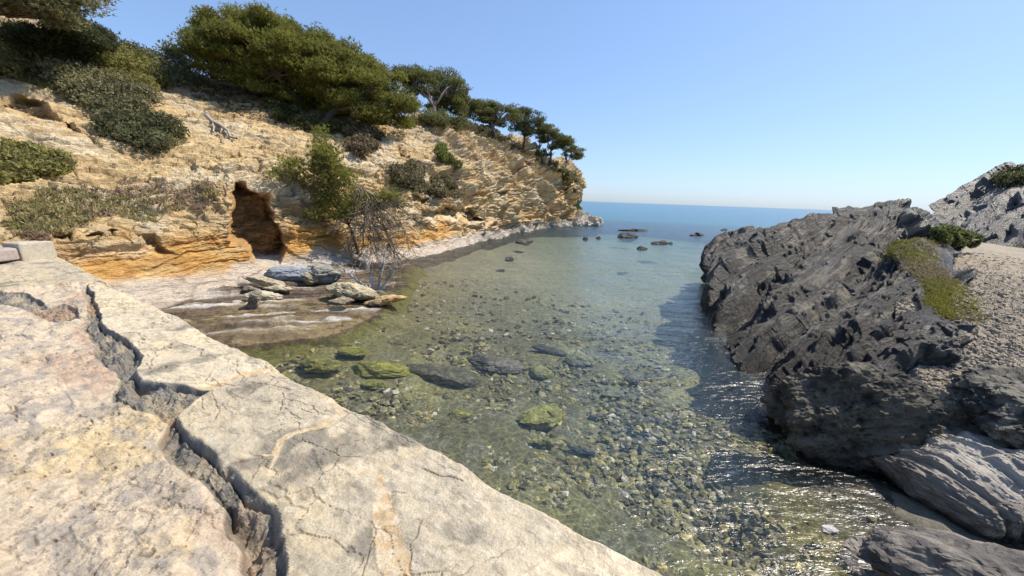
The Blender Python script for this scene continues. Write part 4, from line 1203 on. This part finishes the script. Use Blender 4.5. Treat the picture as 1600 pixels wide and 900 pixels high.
def shrub(label, poly, seed, colr, lobe=.45, dens=1., tsize=.11, off=.25, alt=None, name='shrub', group='shrubs on the left slope', cat='shrub', wid=.3, default=22, flat=.8, stems=True, up=.4):
    colr = colr * 1.55; dens = dens * .8
    rs_ = np.random.RandomState(seed)
    c0 = np.array(poly, float).mean(0)
    r0 = ground_r(c0[0], c0[1], default)
    lp = lobe / r0 * F_PX * .8
    n = max(6, int(area(poly) / (lp * lp) * 1.15))
    q = sample_poly(poly, n, rs_)
    rr_ = np.array([ground_r(x, y, default) for x, y in q])
    rr_ = np.minimum(rr_, np.median(rr_) + 4.0)
    ctr = at(q[:, 0], q[:, 1], rr_ - off * rs_.uniform(.2, 1.4, len(q)))
    bp = ctr.mean(0); bp[2] = ctr[:, 2].min()
    bp = at(c0[0], np.array(poly)[:, 1].max() * .5 + c0[1] * .5, r0); 
    t = empty(name, bp, label, cat, group)
    if stems:
        paths = [(wob(bp, c_, rs_, .12, 6), .03, .01) for c_ in ctr[:: max(1, len(ctr) // 25)]]
        V, Fc = tubes(paths, 5); mesh('stem', V - bp, Fc, M_bark, t, np.tile(C3(.2, .16, .12), (len(V), 1)), True)
    cs, cl = [], []
    for cpt in ctr:
        R_ = lobe * rs_.uniform(.4, 1.35); k = int(230 * dens * (R_ / lobe) ** 2)
        v = rs_.normal(size=(k, 3)); v /= np.linalg.norm(v, axis=1, keepdims=True)
        v *= (rs_.uniform(.3, 1.05, k) ** .6)[:, None] * R_ * np.array([1, 1, flat])
        cs.append(v + cpt); cl.append(np.full(k, rs_.uniform(.62, 1.35)))
    cs = np.concatenate(cs)
    V, Fc, cN = tufts(cs, np.full(len(cs), tsize), 0, 4, rs_, up, wid, colr, .55, alt or (C3(.22, .18, .10), .14))
    cN = cN * np.repeat(np.concatenate(cl), 16)[:, None]
    mesh('foliage', V - bp, Fc, M_leaf, t, cN)
    return t
OL = C3(.16, .155, .045); GG = C3(.16, .155, .085)
shrub('broad olive green shrub spreading over the crest, largest on the upper slope', [(30,66),(90,66),(150,68),(215,78),(248,98),(262,130),(225,142),(180,128),(130,112),(80,100),(30,88)], 31, OL, .55, 1.0)
shrub('dark grey-green shrub in the middle of the slope below the olive one', [(72,100),(110,98),(150,112),(200,128),(234,146),(228,176),(190,182),(150,168),(118,148),(78,122)], 32, GG, .5, 1.0)
shrub('low dark shrub at the lower end of the slope above the bare rock', [(140,182),(190,178),(235,185),(272,196),(280,208),(262,222),(240,232),(205,226),(165,206)], 33, C3(.10,.105,.05), .42, 1.0)
shrub('small airy tree-like shrub on the skyline left of the big pines', [(243,92),(258,70),(272,74),(292,95),(312,118),(285,130),(258,124)], 34, C3(.15,.16,.08), .5, .6, default=31, off=.4)
shrub('yellow-green shrub at the left edge above the heath', [(-60,235),(0,228),(40,234),(80,240),(105,250),(98,264),(65,272),(20,278),(-60,280)], 35, C3(.19,.18,.06), .27, .7, .10)
shrub('small yellowish shrub at the left edge of the upper slope', [(-60,75),(0,76),(24,88),(34,104),(10,112),(-60,112)], 36, C3(.20,.17,.06), .4, .8, .10)
shrub('grey-brown trailing shrub hanging over the hollow in the mid cliff', [(608,262),(640,256),(680,268),(712,285),(730,300),(700,308),(668,300),(635,292),(612,280)], 37, C3(.15,.14,.075), .4, .9, .12, alt=(C3(.22,.17,.12), .4))
shrub('strip of green creeper on the cliff below the rounded pine', [(682,232),(700,228),(712,245),(716,262),(704,258),(690,246)], 38, C3(.13,.16,.04), .35, .8, .12, off=.15)
shrub('dry brown tangle of scrub below the right half of the big pine mass', [(535,200),(560,195),(590,210),(580,232),(560,240),(545,225)], 39, C3(.20,.15,.10), .4, .7, .14, alt=(C3(.10,.10,.04), .35))
shrub('green shrub under the pines at the top of the cliff', [(655,180),(690,178),(728,184),(740,196),(700,198),(665,196)], 40, C3(.11,.12,.04), .5, .8, default=34)
shrub('tuft of dry plants clinging to the seaward brow of the headland', [(878,262),(898,270),(905,284),(896,286),(880,274)], 41, C3(.14,.13,.06), .5, .5, .2, default=55)
shrub('dark shrub under the shade of the big pine at the crest', [(420,160),(450,168),(500,186),(540,196),(530,205),(470,198),(430,180)], 42, C3(.08,.09,.03), .45, .9)
shrub('green shrub cushion on the turf behind the dark outcrop', [(1462,360),(1490,358),(1530,372),(1525,384),(1490,380),(1468,374)], 43, C3(.09,.11,.035), .11, .6, group='shrubs behind the dark outcrop', default=16, tsize=.06)
shrub('dark scrub along the skyline of the far right hill', [(1560,282),(1582,270),(1612,266),(1640,262),(1625,276),(1590,284)], 44, C3(.07,.08,.035), .6, .7, .2, group='shrubs behind the dark outcrop', default=50)

# heath and turf cover, rooted on the terrain that is already there
def cover(name, PTS, poly, n, size, colr, alt, label, kind_, seed, up=1.2, wid=.12, blades=6, jitter=9):
    rs_ = np.random.RandomState(seed)
    x, y = proj(PTS)
    jx = x + jitter * fbm(PTS, 1.3, 3, seed); jy = y + jitter * .6 * fbm(PTS, 1.3, 3, seed + 1)
    m = np.nonzero(inpoly(jx, jy, poly))[0]
    i = rs_.choice(m, n)
    c = PTS[i] + rs_.normal(0, .04, (n, 3)) * [1, 1, .3]
    tone = ss(-.2, .3, fbm(c, .9, 3, seed + 5))
    V, Fc, cN = tufts(c, size * rs_.uniform(.5, 1.4, n), 0, blades, rs_, up, wid, colr, .35, None)
    t4 = np.repeat(tone, blades * 4)[:, None]
    cN = cN * (1 - t4) + t4 * (np.array(alt) * (cN / (np.array(colr) + 1e-6)))
    o = mesh(name, V, Fc, M_grass, None, cN)
    return tag(o, label, kind_, None, 'stuff')
vis = (vrow > .1) & (vrow < .8)
cover('heath', CP[vis], [(10,318),(60,300),(150,296),(220,288),(300,284),(345,286),(332,310),(300,330),(240,340),(150,346),(70,366),(15,360)], 4600, .13, C3(.33, .24, .17), C3(.31, .27, .12), 'dry brown and green heath on the bench above the low cliff', 'heath', 61, jitter=26)
cover('dry_grass', CP[vis], [(0,60),(150,90),(230,190),(180,200),(100,150),(0,120)], 3500, .2, C3(.22, .17, .09), C3(.17, .16, .06), 'dry grass among the shrubs on the upper left slope', 'grass', 62)
cover('grass_slope', CP[vis], [(300,125),(420,150),(520,200),(600,215),(560,225),(420,195),(300,150)], 2500, .16, C3(.20, .15, .09), C3(.13, .12, .05), 'sparse dry grass and litter under the big pines', 'grass', 63)
cover('scrub', CP[(vrow > .1) & (vrow < .95)], [(640,190),(740,205),(830,245),(880,275),(870,262),(800,225),(720,185)], 3500, .4, C3(.13, .12, .05), C3(.20, .16, .09), 'scrub along the brow of the headland', 'scrub', 64, wid=.2)
cover('turf', np.concatenate([OUTP, GP]), [(1372,388),(1440,378),(1490,384),(1470,410),(1480,440),(1520,470),(1532,490),(1500,502),(1462,492),(1440,460),(1425,425),(1385,405)], 17000, .034, C3(.27, .25, .05), C3(.32, .25, .12), 'patch of short yellow-green turf on the dark outcrop', 'grass', 65, blades=5, wid=.18, jitter=30)

# leaning green pine on the low cliff with its dead twigs
t = pine('bushy leaning green pine growing from the low cliff beside the cave',
     [(424,262),(440,248),(480,246),(486,222),(492,200),(500,196),(512,222),(530,236),(548,262),(566,262),(560,285),(585,300),(612,296),(634,310),(628,332),(600,330),(560,342),(520,348),(480,345),(470,325),(500,310),(470,292),(430,280)], 18.2, .9, (560,392), .42, .5, C3(.21,.21,.045), 21, trunk_r=.08, forks=8, tsize=.13, group='pines along the headland', baser=18.8, flat=.75)
def twigs(name, base, tips, rs_, r0=.05, mat=M_bark, colr=C3(.42, .38, .34), label='', cat='shrub', sub=9, spread=.5, fine=.008, n2=4):
    paths = []
    for tp in tips:
        main = wob(base, tp, rs_, .16, 9, .05); paths.append((main, r0 * .5, r0 * .16))
        for i in range(sub):
            s0 = main[rs_.randint(3, 9)]; L_ = np.linalg.norm(tp - base) * rs_.uniform(.12, .38)
            dr = (tp - base) / np.linalg.norm(tp - base) + rs_.normal(0, spread, 3); e = s0 + dr / np.linalg.norm(dr) * L_
            pth = wob(s0, e, rs_, .2, 5); paths.append((pth, r0 * .14, fine * .6))
            for j in range(n2):
                s1 = pth[rs_.randint(1, 5)]; e1 = s1 + rs_.normal(0, 1, 3) * L_ * .28; paths.append((wob(s1, e1, rs_, .2, 4), fine * .7, fine * .4))
    V, Fc = tubes(paths, 5)
    o = mesh(name, V, Fc, mat, None, mixc(np.tile(colr, (len(V), 1)), colr * .55, ss(-.2, .4, fbm(V, 3, 2, 5))), True)
    recenter(o)
    return tag(o, label, cat)
rs_ = np.random.RandomState(8)
tips = np.array([pt(*p) for p in [(545,385,17.2),(565,395,17.0),(585,385,17.0),(600,400,16.9),(620,400,17.1),(636,372,17.4),(640,335,17.8),(655,350,17.9),(575,350,17.0),(530,350,17.4),(610,350,17.0),(595,425,16.6),(560,300,17.2),(632,428,16.9)]])
twigs('dead_branches', pt(568, 296, 18.2), tips, rs_, .09, colr=C3(.27, .215, .15), label='tangle of bare grey dead branches hanging below the leaning pine', cat='branches', sub=22, n2=8, fine=.012)
rs_ = np.random.RandomState(9)
bb = pt(592, 466, 13.4)
tips = np.array([pt(*p) for p in [(572,408,13.5),(600,402,13.4),(616,415,13.2),(540,425,13.8)]])
twigs('bare_shrub', bb, tips, rs_, .16, colr=C3(.55, .50, .44), label='leafless white stemmed shrub standing among boulders at the water', cat='shrub', sub=17, fine=.010, n2=5)
# exposed roots on the slope
rs_ = np.random.RandomState(10)
def gp(px, py): return pt(px, py, ground_r(px, py, 25) - .08)
paths = [(np.array([gp(*q) for q in [(322,180),(332,190),(345,196),(356,204),(360,214),(370,216)]]), .09, .04), (np.array([gp(*q) for q in [(332,190),(334,200),(333,206)]]), .05, .03), (np.array([gp(*q) for q in [(345,196),(352,199),(362,206)]]), .05, .02)]
V, Fc = tubes(paths, 7)
o = mesh('tree_root', V, Fc, M_bark, None, np.tile(C3(.34, .30, .25), (len(V), 1)), True); recenter(o)
tag(o, 'pale forked root lying exposed on the bare slope below the big pine', 'root')
# agave clump
def agave(px, py, r, n, s, seed, label):
    rs_ = np.random.RandomState(seed); b = pt(px, py, r)
    VV, FF = [], []
    for i in range(n):
        c0 = b + rs_.normal(0, .55, 3) * [1, 1, .6]
        for j in range(12):
            a = rs_.uniform(0, 2 * pi); el = rs_.uniform(.3, 1.2); L_ = s * rs_.uniform(.7, 1.2)
            d = np.array([cos(a) * cos(el), sin(a) * cos(el), sin(el)]); sde = np.array([-sin(a), cos(a), 0]) * .09 * s
            upv = np.cross(d, sde / np.linalg.norm(sde)) * .03
            k = len(VV)
            VV += [c0 - sde * .6, c0 + sde * .6, c0 + d * L_ * .45 + sde, c0 + d * L_ + C3(0, 0, -.1), c0 + d * L_ * .45 - sde, c0 + d * L_ * .4 - upv]
            FF += [(k, k + 1, k + 2), (k, k + 2, k + 4), (k + 4, k + 2, k + 3), (k, k + 5, k + 1), (k + 4, k + 3, k + 5), (k + 2, k + 5, k + 3)]
    o = mesh('agave', np.array(VV), np.array(FF), M_leaf, None, np.tile(C3(.17, .19, .11), (len(VV), 1)))
    recenter(o); tag(o, label, 'agave')
agave(842, 243, ground_r(842, 243, 46) - .3, 16, .9, 3, 'grey-green clump of agaves on the brow below the end pines')
for n_ in ('quay_wall',): pass
print('TRIS', sum(len(o.data.polygons) for o in bpy.data.objects if o.type == 'MESH'))
